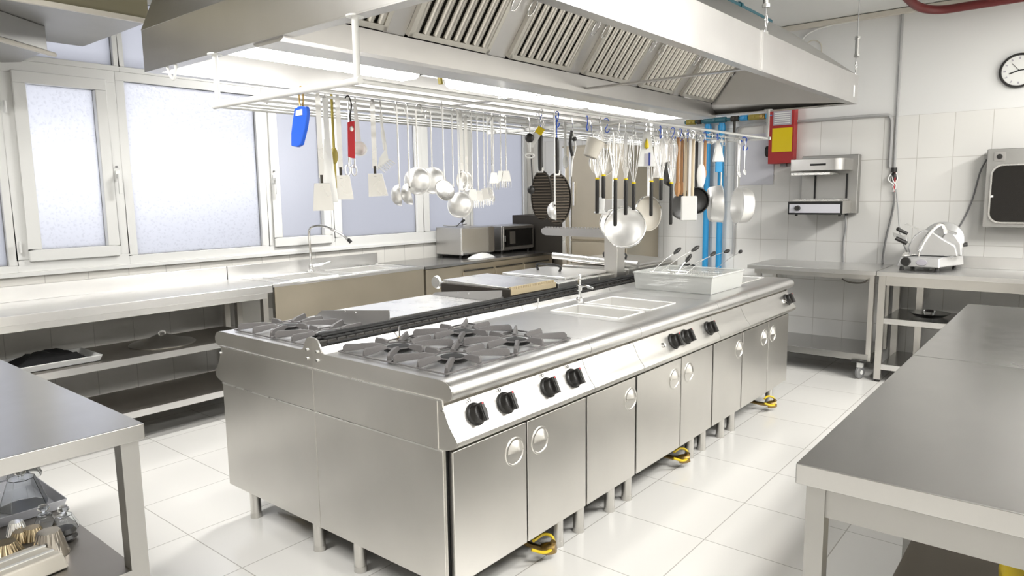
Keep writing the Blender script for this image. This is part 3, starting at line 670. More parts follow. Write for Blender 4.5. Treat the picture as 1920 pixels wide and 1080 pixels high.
# ================================================================== UTENSILS
def hang(u, vb, y, ztop=RZ + .008):
    """x on the rod at depth y for photo column u and the height of the lowest point"""
    p = at(u, vb, 1, y); q = at(u, 215, 1, y); return p.x, p.z
def hthing(name, label, cat, u, vb, y, rz=-.6, group=None):
    x, zb = hang(u, vb, y); t = thing(name, label, cat, (x, y, RZ), rz, group, world=False)
    return t, RZ - zb           # parts are local: z 0 at the rod, length below
def strip_handle(t, L, m='polish', w=.009, th=.0012, hook=True, name='handle'):
    """flat strip handle with a hooked top that goes over the rod"""
    mb = MB(); pts = []
    if hook: pts = [(.016, -.02), (.017, .0), (.010, .012), (-.002, .011)]
    path = [(y, z) for y, z in pts] + [(-.008, -.01), (-.008, -.05), (-.008, -L)]
    vs = []; fs = []
    for i, (y, z) in enumerate(path):
        w_ = w * (.6 if i < len(pts) else 1)
        j = min(i + 1, len(path) - 1); k = max(i - 1, 0); d = Vector((path[j][0] - path[k][0], path[j][1] - path[k][1])).normalized(); n = (-d[1] * th, d[0] * th)
        vs += [(-w_, y - n[0], z - n[1]), (w_, y - n[0], z - n[1]), (w_, y + n[0], z + n[1]), (-w_, y + n[0], z + n[1])]
    for i in range(len(path) - 1):
        for q in range(4): fs.append((i * 4 + q, i * 4 + (q + 1) % 4, (i + 1) * 4 + (q + 1) % 4, (i + 1) * 4 + q))
    m_ = len(path) - 1; fs += [(0, 1, 2, 3), (m_ * 4, m_ * 4 + 1, m_ * 4 + 2, m_ * 4 + 3)]
    mb.add(vs, fs); return mb.build(name, m, t, smooth=50)
def wire_handle(t, L, m='polish', r=.0032):
    mb = MB().tube(bez([(0, .016, -.02), (0, .017, 0), (0, .006, .012), (0, -.006, .004), (0, -.008, -.04), (0, -.008, -L)], 6), r, 8)
    return mb.build('handle', m, t)
def turner(lab, u, vb, y, bw=.05, bl=.1, rz=-.6, skew=0, m='polish', grp='steel turners on the rack'):
    t, L = hthing('turner', lab, 'turner', u, vb, y, rz, grp)
    strip_handle(t, L - bl - .02)
    MB().box(-.005, .005, -.011, -.005, -(L - bl + .012), -(L - bl - .03)).build('neck', 'darkmetal', t)
    z0, z1 = -(L - bl), -L; w0, w1 = bw * .72, bw
    MB().hexa([(-w1 + skew, -.004, z1), (w1 + skew, -.004, z1 + abs(skew) * .4), (w1 + skew, -.001, z1 + abs(skew) * .4), (-w1 + skew, -.001, z1), (-w0, -.012, z0), (w0, -.012, z0), (w0, -.009, z0), (-w0, -.009, z0)]).build('blade', m, t, bev=.0008)
def bowl(mb, c, d, r, depth, n=24, th=.0016):
    pr = [(r * math.sin(a), -depth * math.cos(a)) for a in [PI / 2 * i / 8 for i in range(9)]]
    pr += [(r + .003, .0), (r - th, .001)] + [((r - th) * math.sin(a), -(depth - th) * math.cos(a)) for a in [PI / 2 * i / 8 for i in range(8, -1, -1)]]
    mb.lathe(pr, c, d, n); return mb
def ladle(lab, u, vb, y, r=.042, tilt=.5, rz=-.3, side=1, grp='steel ladles on the rack', m='bowl', cat='ladle', name='ladle', depth=None):
    t, L = hthing(name, lab, cat, u, vb, y, rz, grp)
    dd = Vector((side * math.cos(tilt), -.25, math.sin(tilt))).normalized(); Lh = L - r * 1.25
    wire_handle(t, Lh - r * .4, r=.0036)
    c = Vector((0, -.01, -(L - r)))
    o = bowl(MB(), c, dd, r, depth or r * .85).build('bowl', m, t, smooth=50)
    MB().tube(bez([(0, -.008, -(Lh - r * .4)), (-side * r * .25, -.009, -(Lh - r * .1)), c - dd * (depth or r * .85) * .9 + Vector((0, 0, r * .2))], 5), .0042).build('neck', 'darkmetal', t)
    return t
def skimmer(lab, u, vb, y, r=.05, rz=-.6, grp='steel ladles on the rack'):
    t, L = hthing('skimmer', lab, 'skimmer', u, vb, y, rz, None)
    wire_handle(t, L - 2 * r)
    MB().lathe([(0, -.006), (r * .6, -.004), (r * .95, .003), (r, .003), (r * .95, .0045), (r * .6, -.0025), (0, -.0045)], (0, -.012, -(L - r)), (.35, -1, .35), 24).build('disc', 'polish', t)
def fork(lab, u, vb, y, rz=-.6, grp='short serving forks on the rack'):
    t, L = hthing('serving_fork', lab, 'fork', u, vb, y, rz, grp)
    wire_handle(t, L - .075, r=.003)
    mb = MB().hexa([(-.024, -.012, -(L - .03)), (.024, -.012, -(L - .03)), (.024, -.009, -(L - .03)), (-.024, -.009, -(L - .03)), (-.014, -.012, -(L - .08)), (.014, -.012, -(L - .08)), (.014, -.009, -(L - .08)), (-.014, -.009, -(L - .08))])
    for k in range(5): x = -.021 + k * .0105; mb.cyl((x, -.0105, -(L - .032)), (x, -.014, -L), .0028, .0015, 6)
    mb.build('head', 'polish', t, smooth=40)
RL = 2.19
# near bar: blue opener on a carabiner
bx = thing('bag_clip', 'bright blue plastic clip on a rusty ring at the near end of the rack', 'clip', (1.445, at(565, 190, 0, 1.445).y, RZ))
by = at(565, 190, 0, 1.445).y
MB().tube([(1.445, by + math.sin(a) * .012, RZ - .022 + math.cos(a) * .036) for a in [2 * PI * i / 18 for i in range(18)]], .0028, 6, closed=True).build('ring', 'brass', bx)
def Pn(u, v): p = at(u, v, 0, 1.445); return (p.y, p.z)
MB().prism([Pn(555, 204), Pn(564, 199), Pn(577, 200), Pn(579, 212), Pn(575, 240), Pn(567, 272), Pn(560, 276), Pn(549, 274), Pn(549, 250), Pn(552, 225)], 0, 1.437, 1.453).build('body', 'blue', bx, bev=.004)
MB().prism([Pn(560, 208), Pn(571, 205), Pn(571, 216), Pn(559, 218)], 0, 1.434, 1.456).build('eye', 'white', bx)
turner('steel turner with a square blade, leftmost on the rack', 606, 395, RL, .038, .100, -.6, .002)
wp = thing('plastic_spatula', 'thick white plastic spatula hanging between the first two steel turners', 'spatula', (hang(617, 345, RL)[0], RL, RZ), -.6, None, False)
MB().box(-.010, .010, -.014, -.002, -.16, -.004).build('handle', 'white', wp, bev=.004); MB().hexa([(-.03, -.012, -.38), (.03, -.012, -.38), (.03, -.004, -.38), (-.03, -.004, -.38), (-.012, -.014, -.15), (.012, -.014, -.15), (.012, -.002, -.15), (-.012, -.002, -.15)]).build('paddle', 'white', wp, bev=.003)
MB().tube([(0, .014, -.02), (0, .014, .006), (0, .0, .011), (0, -.008, -.006)], .003, 6).build('hook', 'chrome', wp)
sp = thing('steak_tenderiser', 'slim olive-handled tool beside the white spatula', 'tool', (hang(630, 300, RL)[0], RL + .01, RZ), -.6, None, False)
MB().tube([(0, .014, -.01), (0, .006, .011), (0, -.008, -.01), (0, -.008, -.33)], .005, 8).build('shaft', 'olive', sp); MB().ell((0, -.008, -.21), .014, .014, .032).build('grip', 'olive', sp)
turner('steel turner with a flared white-shining blade, second from the left', 641, 374, RL, .044, .09, -.6)
rp = thing('peeler', 'red plastic peeler hanging from a black hook', 'peeler', (hang(653, 280, RL)[0], RL - .02, RZ), -.7, None, False)
MB().hexa([(-.014, -.012, -.215), (.012, -.012, -.22), (.012, -.002, -.22), (-.014, -.002, -.215), (-.011, -.012, -.085), (.016, -.012, -.08), (.016, -.002, -.08), (-.011, -.002, -.085)]).build('handle', 'redplastic', rp, bev=.004)
MB().ell((0.004, -.012, -.11), .007, .003, .01).build('eye', 'polish', rp)
MB().tube(bez([(-.016, .004, .004), (-.004, .014, .012), (.006, .004, -.02), (.0, -.004, -.06), (.002, -.006, -.09)], 5), .0028).build('hook', 'black', rp)
MB().tube([(-.01, -.007, -.215), (-.012, -.007, -.25), (.01, -.007, -.252), (.01, -.007, -.22)], .003, 6).build('blade', 'chrome', rp)
ws = thing('measuring_scoop', 'small white plastic scoop right beside the red peeler', 'scoop', (hang(670, 290, RL)[0], RL, RZ), -.6, None, False)
MB().hexa([(-.004, -.012, -.15), (.016, -.012, -.15), (.016, -.006, -.15), (-.004, -.006, -.15), (-.008, -.012, -.01), (.004, -.012, -.01), (.004, -.006, -.01), (-.008, -.006, -.01)]).build('handle', 'white', ws, bev=.002)
bowl(MB(), (.008, -.012, -.18), (.2, -1, .3), .028, .02).build('bowl', 'white', ws); MB().tube([(0, .012, -.01), (0, .006, .011), (0, -.008, -.012)], .0028, 6).build('hook', 'chrome', ws)
tq = thing('whisk_tool', 'little steel tool with two loops below the red peeler', 'tool', (hang(657, 305, RL)[0] + .01, RL + .012, RZ), -.6, None, False)
MB().tube([(0, .012, -.01), (0, .004, .011), (0, -.006, -.01), (0, -.006, -.24)], .003, 6).tube([(-.012 + math.cos(a) * .009, -.006, -.262 + math.sin(a) * .02) for a in [2 * PI * i / 14 for i in range(14)]], .003, 6, closed=True).tube([(.012 + math.cos(a) * .009, -.006, -.262 + math.sin(a) * .02) for a in [2 * PI * i / 14 for i in range(14)]], .003, 6, closed=True).build('shaft', 'polish', tq)
turner('steel turner with slanted blade hanging alone, third from the left', 705, 369, RL, .038, .09, -.7, .010)
sf = thing('spaghetti_fork', 'white spaghetti server with a comb of teeth beside the lone turner', 'server', (hang(714, 300, RL)[0], RL - .01, RZ - .012), -.6, None, False)
MB().tube(bez([(0, -.008, -.03), (.004, -.008, -.10), (.012, -.010, -.17)], 6), [.006] * 6 + [.008] * 7).build('handle', 'white', sf)
cm = MB().hexa([(-.025, -.014, -.25), (.022, -.014, -.21), (.022, -.009, -.21), (-.025, -.009, -.25), (-.012, -.014, -.20), (.016, -.014, -.16), (.016, -.009, -.16), (-.012, -.009, -.20)])
for k in range(6): cm.cyl((-.018 + k * .008, -.012, -.235 + k * .006), (.006 + k * .008, -.03, -.258 + k * .007), .0022, n=6)
cm.build('comb', 'white', sf); MB().tube([(0, .012, .0), (0, .004, .024), (0, -.010, .0), (0, -.008, -.035)], .0028, 6).build('hook', 'chrome', sf)
ladle('steel ladle with its dark rim turned right, first after the spaghetti server', 749, 386, RL, .043, .15, -.4)
ladle('steel ladle with its dark rim turned right, second after the spaghetti server', 768, 384, RL, .045, .25, -.4)
ladle('large steel ladle seen from its round back, left of the window mullion', 788, 364, RL, .056, -.15, -2.75, -1)
ladle('large steel ladle seen from its round back, right of the window mullion', 808, 363, RL + .12, .058, -.15, .85, 1)
skimmer('round flat steel skimmer tilted between the ladles', 833, 378, RL - .13, .045)
ladle('biggest hanging ladle, bowl lowest among the steel ladles', 859, 408, RL, .056, -.15, .75, 1)
ladle('steel sauce ladle with narrow bowl behind the biggest ladle', 850, 372, RL + .12, .032, .3, -.6)
def spoon(lab, u, vb, y, w=.026, l=.045, rz=-.6, hm='polish', bmn='polish', grp='long steel serving spoons', holes=False, dx=0):
    t, L = hthing('serving_spoon', lab, 'spoon', u, vb, y, rz, grp)
    strip_handle(t, L - 2 * l + .01, hm, .007)
    mb = MB(); c = Vector((0, -.012, -(L - l))); n, m = 20, 5; vs = [c + Vector((0, .010, 0))]
    for j in range(1, m + 1):
        for i in range(n):
            a = 2 * PI * i / n; q = j / m; vs.append(c + Vector((w * q * math.cos(a), .010 * (1 - q * q), l * q * math.sin(a))))
    fs = [(0, 1 + i, 1 + (i + 1) % n) for i in range(n)] + [(1 + (j - 1) * n + i, 1 + j * n + i, 1 + j * n + (i + 1) % n, 1 + (j - 1) * n + (i + 1) % n) for j in range(1, m) for i in range(n)]
    mb.add(vs, fs); mb.build('bowl', bmn, t, solid=.0015); return t
spoon('long steel spoon left of the pair above the biggest ladle', 866, 358, RL)
spoon('long steel spoon right of the pair above the biggest ladle', 875, 360, RL + .02)
for k, (u, v, yy) in enumerate(((886, 388, RL), (897, 390, RL + .01), (909, 386, RL), (916, 384, RL + .03))):
    fork(['first', 'second', 'third', 'last'][k] + ' from the left of the four low-hanging serving forks', u, v, yy, -.6 - .1 * k)
for k, (u, v, yy) in enumerate(((925, 356, RL), (939, 352, RL + .02), (949, 352, RL))):
    fork(['left', 'middle', 'right'][k] + ' one of the three short serving forks at the end of the left utensil group', u, v, yy, -.5 - .1 * k, 'higher serving forks on the rack')
ladle('small dark-edged ladle tucked between the low forks', 922, 378, RL + .08, .028, .2, -.3)
# ---- S hooks
def s_hook(x, y, m, lab, rz=0, s=1.0, grp='S-hooks on the rack'):
    t = MB().tube(bez([(0, .012 * s, -.012 * s), (0, .014 * s, .002), (0, .004 * s, .0115 * s), (0, -.009 * s, .004 * s), (0, -.004 * s, -.02 * s), (0, .006 * s, -.035 * s), (0, .0, -.05 * s), (0, -.012 * s, -.044 * s), (0, -.014 * s, -.034 * s)], 5), .0022 * s, 6).build('s_hook', m)
    t.location = (x, y, RZ); t.rotation_euler = (0, 0, rz); tag(t, lab, 'hook', grp); return t
RR = 1.93
hk_b = 'small blue-coated S-hook on the right half of the rack'
hk_s = 'small bare steel S-hook on the right half of the rack'
first = {}
def hooks(us, m, lab, y, grp):
    for u in us:
        x = hang(u, 245, y)[0]
        if lab not in first: first[lab] = s_hook(x, y, m, lab, random.uniform(-.8, .6), 1.15, grp)
        else:
            c = first[lab].copy(); COL.objects.link(c); c.location = (x, y, RZ); c.rotation_euler = (0, 0, random.uniform(-.9, .6))
hooks([1045, 1101, 1137, 1238, 1262, 1276, 1290, 1322, 1345], 'blue', hk_b, RR, 'blue S-hooks on the rack')
hooks([1015, 1125, 1160, 1188, 1210, 1224, 1250, 1300, 1312, 1334, 1358], 'chrome', hk_s, RR, 'steel S-hooks on the rack')
s_hook(4.93, 1.93, 'blue', 'empty blue S-hook hanging at the far right end of the rack', .3, 1.5, None)
# ---- right group
y1 = 2.05
tg = thing('price_tag', 'tilted white tag with a yellow end hanging before the lavender window', 'tag', (hang(1005, 245, y1)[0], y1, RZ - .1), -.9, None, False)
MB().obox((-.012, 0, -.008), .034, .004, .017, (.55, 0, .83), (0, 1, 0), (-.83, 0, .55)).build('card', 'white', tg, bev=.002)
MB().obox((.018, 0, .034), .017, .005, .018, (.55, 0, .83), (0, 1, 0), (-.83, 0, .55)).build('yellow_end', 'yellow', tg, bev=.002)
MB().tube([(.03, 0, .05), (.045, 0, .08)], .005, 8).tube([(.02, 0, .05), (.005, .0, .105), (0, .006, .112)], .002, 6).build('string', 'white', tg)
def scoop(lab, u, vb, y):
    t, L = hthing('melon_scoop', lab, 'scoop', u, vb, y, -.6)
    MB().ell((0, -.008, -.10), .022, .018, .022).build('grip', 'black', t)
    MB().tube([(0, .014, 0), (0, .004, .011), (0, -.008, -.03), (0, -.008, -.09)], .0025, 6).build('hook', 'chrome', t)
    MB().tube([(0, -.008, -.12), (.0, -.008, -.165)], .006, 8).tube([(math.cos(a) * .022, -.008, -.182 + math.sin(a) * .01) for a in [2 * PI * i / 16 for i in range(16)]], .0035, 6, closed=True).build('white_loop', 'white', t)
    MB().tube([(.008, -.004, -.18), (.014, -.004, L * -.85)], .003, 6).ell((.006, -.006, -(L - .02)), .018, .018, .021).build('black_ball', 'black', t)
scoop('black knobbed tool with a white loop left of the ribbed pans', 993, 364, y1 + .02)
def grill_pan(lab, u, vb, y, w, h, rz):
    t, L = hthing('ribbed_grill_pan', lab, 'grill pan', u, vb, y, rz, 'oval ribbed grill pans on the rack')
    c = Vector((0, 0, -(L - h))); n = 32
    pr = MB(); vs = []
    rings = [(1.0, -.010), (1.0, .002), (.93, .004), (.90, -.006), (.0, -.006)]; back = [(1.0, -.010), (.9, -.014), (0, -.014)]
    for q, yy in reversed(rings): pass
    def ring(q, yy): return [c + Vector((w * q * math.cos(2 * PI * i / n), -yy, h * q * math.sin(2 * PI * i / n))) for i in range(n)]
    seq = [ring(max(q, .001), yy) for q, yy in ([(.001, -.014), (.9, -.014), (1.0, -.010), (1.03, .003), (.97, .005), (.92, -.004), (.001, -.004)])]
    for r_ in seq: vs += r_
    fs = [(j * n + i, j * n + (i + 1) % n, (j + 1) * n + (i + 1) % n, (j + 1) * n + i) for j in range(len(seq) - 1) for i in range(n)]
    pr.add(vs, fs); p = pr.build('pan', 'darkmetal', t, smooth=40)
    rb = MB(); k = int(2 * h / .0135)
    for i in range(1, k):
        z = -h + 2 * h * i / k; ww = w * .88 * math.sqrt(max(0, 1 - (z / h) ** 2))
        if ww > .01: rb.box(c.x - ww, c.x + ww, -.004 + .0, .006 - .008, c.z + z - .0022, c.z + z + .0022)
    rbo = rb.build('ribs', 'grillrib', None); rbo.parent = p
    MB().tube(bez([(0, -.004, c.z + h * 1.0), (0, -.008, c.z + h * 1.15), (0, -.01, c.z + h + .10), (0, -.006, c.z + h + .17)], 6), [.008] + [.012] * 17 + [.008]).build('handle', 'black', t)
    MB().tube([(0, .014, -.0), (0, .004, .011), (0, -.006, -.02), (0, -.006, c.z + h + .165)], .0028, 6).build('hook', 'blue', t)
    MB().box(-.014, .014, -.014, .002, c.z + h - .01, c.z + h + .016).build('handle_socket', 'polish', t, bev=.002)
M['grillrib'] = mat('ribbed_iron', (.16, .13, .10), .5, .5)
grill_pan('dark oval ribbed grill pan, the narrower left one of the pair', 1016, 413, y1, .058, .118, -1.45)
grill_pan('dark oval ribbed grill pan, the wider right one of the pair, behind a steel ladle', 1044, 420, y1 - .03, .072, .122, -.75)
spoon('pale plastic spoon hanging just right of the ribbed pans', 1059, 316, y1 + .1, .016, .035, -.6, 'white', 'white', None)
ladle('steel ladle with long stem in front of the wider ribbed pan', 1040, 412, 1.93, .042, .1, -.8, 1, None)
tgz = thing('kitchen_tongs', 'black and white jointed tool left of the beige strainer cup', 'tool', (hang(1086, 330, RR)[0], RR + .04, RZ), -.6, None, False)
MB().tube(bez([(.0, -.01, -.07), (.012, -.01, -.14), (-.004, -.01, -.2), (-.012, -.01, -.28)], 6), .005).build('white_arm', 'white', tgz)
MB().tube(bez([(-.006, -.006, -.06), (-.012, -.006, -.12), (.0, -.006, -.18)], 6), [.008] * 6 + [.010] * 7).ell((0.008, -.01, -.10), .012, .008, .012).build('black_arm', 'black', tgz)
MB().tube([(0, .014, 0), (0, .004, .011), (0, -.008, -.03), (0, -.008, -.07)], .0025, 6).build('hook', 'chrome', tgz)
# beige cup strainer
cs = thing('strainer_cup', 'pale beige cup-shaped strainer at the start of the crowded utensils', 'strainer', (hang(1107, 320, RR)[0], RR, RZ), -.5, None, False)
MB().lathe([(0, .0), (.030, .0), (.034, .004), (.046, .085), (.049, .087), (.044, .085), (.032, .006), (0, .003)], (-.01, -.012, -.185), (.35, -.1, .9), 24).build('cup', 'cream', cs)
MB().tube([(0, .014, 0), (0, .004, .011), (0, -.008, -.03), (0.01, -.008, -.10)], .003, 6).build('hook', 'chrome', cs)
def sieve(lab, u, vb, y, r, rz, m='polish', dp=.5, grp=None, name='sieve', handle=True, tilt=.1):
    t, L = hthing(name, lab, 'sieve' if name == 'sieve' else 'pan', u, vb, y, rz, grp)
    c = Vector((0, -.014, -(L - r)))
    bowl(MB(), c, (0, -1, tilt), r, r * dp, 32).build('basin', m, t, smooth=50)
    MB().tube([c + Vector((math.cos(a) * r, 0, math.sin(a) * r)) for a in [2 * PI * i / 32 for i in range(32)]], .004, 6, closed=True).build('rim', 'chrome', t)
    if handle: MB().box(-.009, .009, -.017, -.013, -(L - 2 * r), -.03).tube([(0, .014, 0), (0, .004, .011), (0, -.010, -.012), (0, -.015, -.05)], .003, 6).build('handle', 'polish', t)
sieve('round mesh strainer with a wire rim behind the beige cup', 1127, 330, RR + .13, .072, -.6, 'cream', .3)
# whisks with black handles and yellow rings
def whisk(lab, u, vt, vb, y=RR):
    x, zb = hang(u, vb, y); zt = at(u, vt, 1, y).z
    t = thing('whisk', lab, 'whisk', (x, y, RZ), random.uniform(-.8, -.2), 'black-handled whisks hung by their wires', False)
    z1, z0 = zt - RZ, zb - RZ
    MB().tube([(0, -.006, z1), (0, -.006, z1 - .01), (0, -.006, z0 + .01), (0, -.006, z0)], [.0085, .0105, .0105, .0085], 12).build('handle', 'black', t)
    MB().cyl((0, -.006, z1 - .001), (0, -.006, z1 + .007), .0115, n=12).build('ring', 'yellow', t)
    w = MB()
    for k in range(5):
        a = PI * k / 5; d = Vector((math.cos(a), math.sin(a), 0)); c0 = Vector((0, -.006, 0)); R_ = .034
        L_ = abs(z1) - .045
        pts = [c0 + Vector((0, 0, z1)) + d * .004, c0 + Vector((0, 0, z1 + L_ * .4)) + d * R_ * .7, c0 + Vector((0, 0, z1 + L_ * .8)) + d * R_, c0 + Vector((0, 0, z1 + L_)), c0 + Vector((0, 0, z1 + L_ * .8)) - d * R_, c0 + Vector((0, 0, z1 + L_ * .4)) - d * R_ * .7, c0 + Vector((0, 0, z1)) - d * .004]
        w.tube(bez(pts, 5), .0011, 5)
    w.build('wire_balloon', 'polish', t)
ws_ = [(1118, 336, 400, RR + .06, 'black-handled whisk leftmost, tucked behind the beige cup'), (1131, 330, 372, RR + .02, 'short black-handled whisk second in the row of whisks'), (1152, 337, 424, RR, 'black-handled whisk with the longest handle, third in the row'), (1172, 337, 403, RR, 'black-handled whisk directly right of the longest one'),
       (1187, 344, 394, RR + .02, 'black-handled whisk left of the blue and yellow packet'), (1220, 341, 405, RR, 'black-handled whisk right of the blue and yellow packet'), (1238, 337, 376, RR + .04, 'short black-handled whisk before the steel scrapers'), (1256, 344, 421, RR, 'black-handled whisk hanging in front of the steel scrapers')]
for u, a, b, yy, lab in ws_: whisk(lab, u, a, b, yy)
# white pepper mill like attachments
nz = thing('piping_nozzle', 'white trumpet-shaped plastic part under the leftmost whisk', 'nozzle', (hang(1124, 398, RR + .09)[0], RR + .09, RZ), -.6, None, False)
zb = hang(1124, 400, RR + .09)[1] - RZ
MB().lathe([(.012, .085), (.02, .07), (.020, .02), (.036, .0), (.034, -.002), (.016, .018), (.016, .07)], (0, -.01, zb), (.1, 0, 1), 20).build('trumpet', 'white', nz)
MB().tube([(0, .014, 0), (0, .004, .011), (0, -.008, -.03), (0, -.01, zb + .08)], .002, 6).build('string', 'white', nz)
# big pale strainers
sieve('big pale steel strainer hanging lowest, its rim over the upright column', 1172, 464, RR + .10, .115, -1.15, 'bowl', .55, 'large pale strainers', tilt=.45)
sieve('pale wide strainer right of the lowest one', 1212, 432, RR + .18, .105, -.35, 'cream', .45, 'large pale strainers', tilt=.1)
sieve('pale conical strainer partly hidden behind the whisks', 1148, 446, RR + .26, .085, -.6, 'bowl', .5, 'large pale strainers', tilt=.3)
# packet with yellow flame and blue band
pk = thing('plastic_packet', 'white packet printed with a yellow drop and a navy band among the whisks', 'packet', (hang(1205, 345, RR)[0], RR - .02, RZ), -.75, None, False)
MB().hexa([(-.05, -.01, -.22), (.05, -.01, -.22), (.05, .0, -.22), (-.05, .0, -.22), (-.018, -.008, -.03), (.02, -.008, -.03), (.02, -.002, -.03), (-.018, -.002, -.03)]).build('packet', 'white', pk, bev=.004)
MB().lathe([(0, .05), (.005, .035), (.012, .012), (.012, -.002), (0, -.012)], (-.002, -.012, -.115), (0, .0, 1), 12).build('drop_print', 'yellow', pk)
MB().box(.010, .020, -.0125, -.009, -.215, -.145).build('navy_band', 'navy', pk); MB().box(-.012, .009, -.0122, -.009, -.215, -.15).build('grey_print', 'labelgrey', pk)
MB().tube([(0, .014, -.0), (0, .004, .011), (0, -.006, -.03)], .0022, 6).build('hook', 'chrome', pk)
# steel dough scrapers
for k, (u, v) in enumerate(((1232, 333), (1241, 336), (1251, 332))):
    t, L = hthing('dough_scraper', ['left', 'middle', 'right'][k] + ' one of three flat steel scrapers hanging behind the last whisks', 'scraper', u, v, RR + .07, -.5 - .1 * k, 'flat steel scrapers')
    MB().box(-.028, .028, -.008, -.006, -L, -.04).build('blade', 'hood', t); MB().tube([(0, .014, 0), (0, .004, .011), (0, -.006, -.045)], .0022, 6).build('hook', 'chrome', t)
bh = thing('knife_sheath', 'wide black tool hanging between the scrapers and the wooden spoons', 'tool', (hang(1248, 385, RR + .03)[0], RR + .03, RZ), -.6, None, False)
MB().hexa([(-.014, -.014, -.31), (.020, -.014, -.33), (.020, -.002, -.33), (-.014, -.002, -.31), (-.020, -.014, -.19), (.016, -.014, -.18), (.016, -.002, -.18), (-.020, -.002, -.19)]).build('body', 'black', bh, bev=.003); MB().tube([(0, .014, 0), (0, .004, .011), (0, -.008, -.03), (0, -.008, -.19)], .0028, 6).build('hook', 'chrome', bh)
# wooden spoons and paddles
def stick(lab, u, vb, y, m, w=.008, head=None, grp='wooden spoons', rz=-.7, name='wooden_spoon', cat='wooden spoon'):
    t, L = hthing(name, lab, cat, u, vb, y, rz, grp)
    MB().tube([(0, -.008, -.04), (0, -.008, -.06), (0, -.008, -(L - .05)), (0, -.008, -L)], [w * .8, w, w, w * .9], 10).build('shaft', m, t)
    if head: MB().ell((0, -.008, -(L - head[1])), head[0], .007, head[1]).build('head', m, t)
    MB().tube([(0, .014, 0), (0, .004, .011), (0, -.008, -.02), (0, -.008, -.05)], .0022, 6).build('hook', 'chrome', t)
stick('dark brown wooden spoon, left of the pale wooden sticks', 1269, 368, RR, 'wood', .010, (.020, .045))
stick('brown wooden spoon with slim shaft beside the dark one', 1276, 366, RR + .03, 'wood', .009, (.018, .045))
stick('leftmost pale wooden stick above the white scraper', 1283, 368, RR, 'palewood', .010, None, 'pale wooden sticks')
stick('middle pale wooden stick above the white scraper', 1290, 368, RR - .02, 'palewood', .010, None, 'pale wooden sticks')
stick('rightmost pale wooden stick above the white scraper', 1297, 368, RR, 'palewood', .010, None, 'pale wooden sticks')
stick('orange-brown wooden handle right of the white spatula', 1320, 334, RR, 'wood', .009, (.014, .03), 'wooden spoons')
wsx = thing('plastic_scraper', 'large square white plastic scraper hanging low under the wooden sticks', 'scraper', (hang(1290, 411, RR - .03)[0], RR - .03, RZ), -.75, None, False)
MB().box(-.052, .050, -.022, -.006, -.535, -.385).build('blade', 'white', wsx, bev=.012); MB().box(-.008, .008, -.016, -.008, -.39, -.05).build('handle', 'white', wsx, bev=.003); MB().tube([(0, .014, 0), (0, .004, .011), (0, -.008, -.02), (0, -.012, -.05)], .0022, 6).build('hook', 'chrome', wsx)
wsy = thing('plastic_spatula', 'white rounded plastic spatula right of the wooden sticks', 'spatula', (hang(1310, 358, RR)[0], RR - .01, RZ), -.7, None, False)
MB().box(-.007, .007, -.014, -.006, -.20, -.03).build('handle', 'white', wsy, bev=.003); MB().ell((0, -.01, -.26), .030, .007, .075).build('paddle', 'white', wsy); MB().tube([(0, .014, 0), (0, .004, .011), (0, -.01, -.03)], .0022, 6).build('hook', 'chrome', wsy)
# black frying pan behind the scraper and steel saucepans
def frypan(lab, u, vb, y, r, m, rz, dp, grp, hm, name='frying_pan', cat='frying pan', dirn=(0, -1, .05)):
    t, L = hthing(name, lab, cat, u, vb, y, rz, grp)
    c = Vector((0, -.02, -(L - r)))
    MB().lathe([(0, -dp), (r * .86, -dp), (r * .94, -dp * .85), (r, 0), (r + .004, .001), (r - .002, .001), (r * .92, -dp * .82), (r * .84, -dp + .002), (0, -dp + .002)], c, dirn, 32).build('pan', m, t, smooth=40)
    MB().obox((0, -.014, -(L - 2 * r) / 2 - .02), .009, .003, (L - 2 * r) / 2 - .015, (1, 0, 0), (0, 1, 0), (0, 0, 1)).tube([(0, .014, 0), (0, .004, .011), (0, -.010, -.012), (0, -.014, -.04)], .003, 6).build('handle', hm, t)
frypan('black frying pan behind the white scraper', 1278, 412, RR + .12, .085, 'black', -.5, .04, 'black frying pans', 'black')
frypan('black frying pan with steel edge left of the blue pipes', 1303, 400, RR + .10, .085, 'black', -.9, .035, 'black frying pans', 'black')
frypan('steel saucepan with tall handle in front of the blue pipes', 1346, 417, RR + .02, .125, 'bowl', .55, .085, 'steel saucepans on the rack', 'polish', 'saucepan', 'saucepan')
frypan('steel saucepan hanging furthest right on the rack', 1376, 419, RR + .04, .128, 'bowl', .75, .085, 'steel saucepans on the rack', 'polish', 'saucepan', 'saucepan', (0, 1, .05))
bb = thing('plastic_bag', 'crumpled grey-white bag with a blue label in front of the blue pipes', 'bag', (hang(1339, 340, RR)[0], RR - .02, RZ), -.7, None, False)
MB().hexa([(-.035, -.02, -.17), (.040, -.02, -.17), (.040, .01, -.17), (-.035, .01, -.17), (-.012, -.008, -.03), (.01, -.008, -.03), (.01, .0, -.03), (-.012, .0, -.03)]).build('bag', 'white', bb, bev=.008)
MB().box(-.02, .022, -.024, -.006, -.235, -.17).build('blue_label', 'bluepipe', bb, bev=.002); MB().tube([(0, .014, 0), (0, .004, .011), (0, -.006, -.035)], .0022, 6).build('hook', 'blue', bb)
for k, (u, v) in enumerate(((1384, 332), (1394, 328))):
    t, L = hthing('measuring_spoon', ['small steel measuring spoon left of the last pair on the rack', 'small steel measuring spoon right of the last pair on the rack'][k], 'measuring spoon', u, v, RR - .01, -.5, 'small measuring spoons')
    MB().tube([(0, .014, 0), (0, .004, .011), (0, -.008, -.02), (0, -.008, -(L - .03))], .0026, 6).build('handle', 'polish', t); bowl(MB(), (0, -.012, -(L - .018)), (.4, -1, .3), .017, .012).build('bowl', 'white', t)
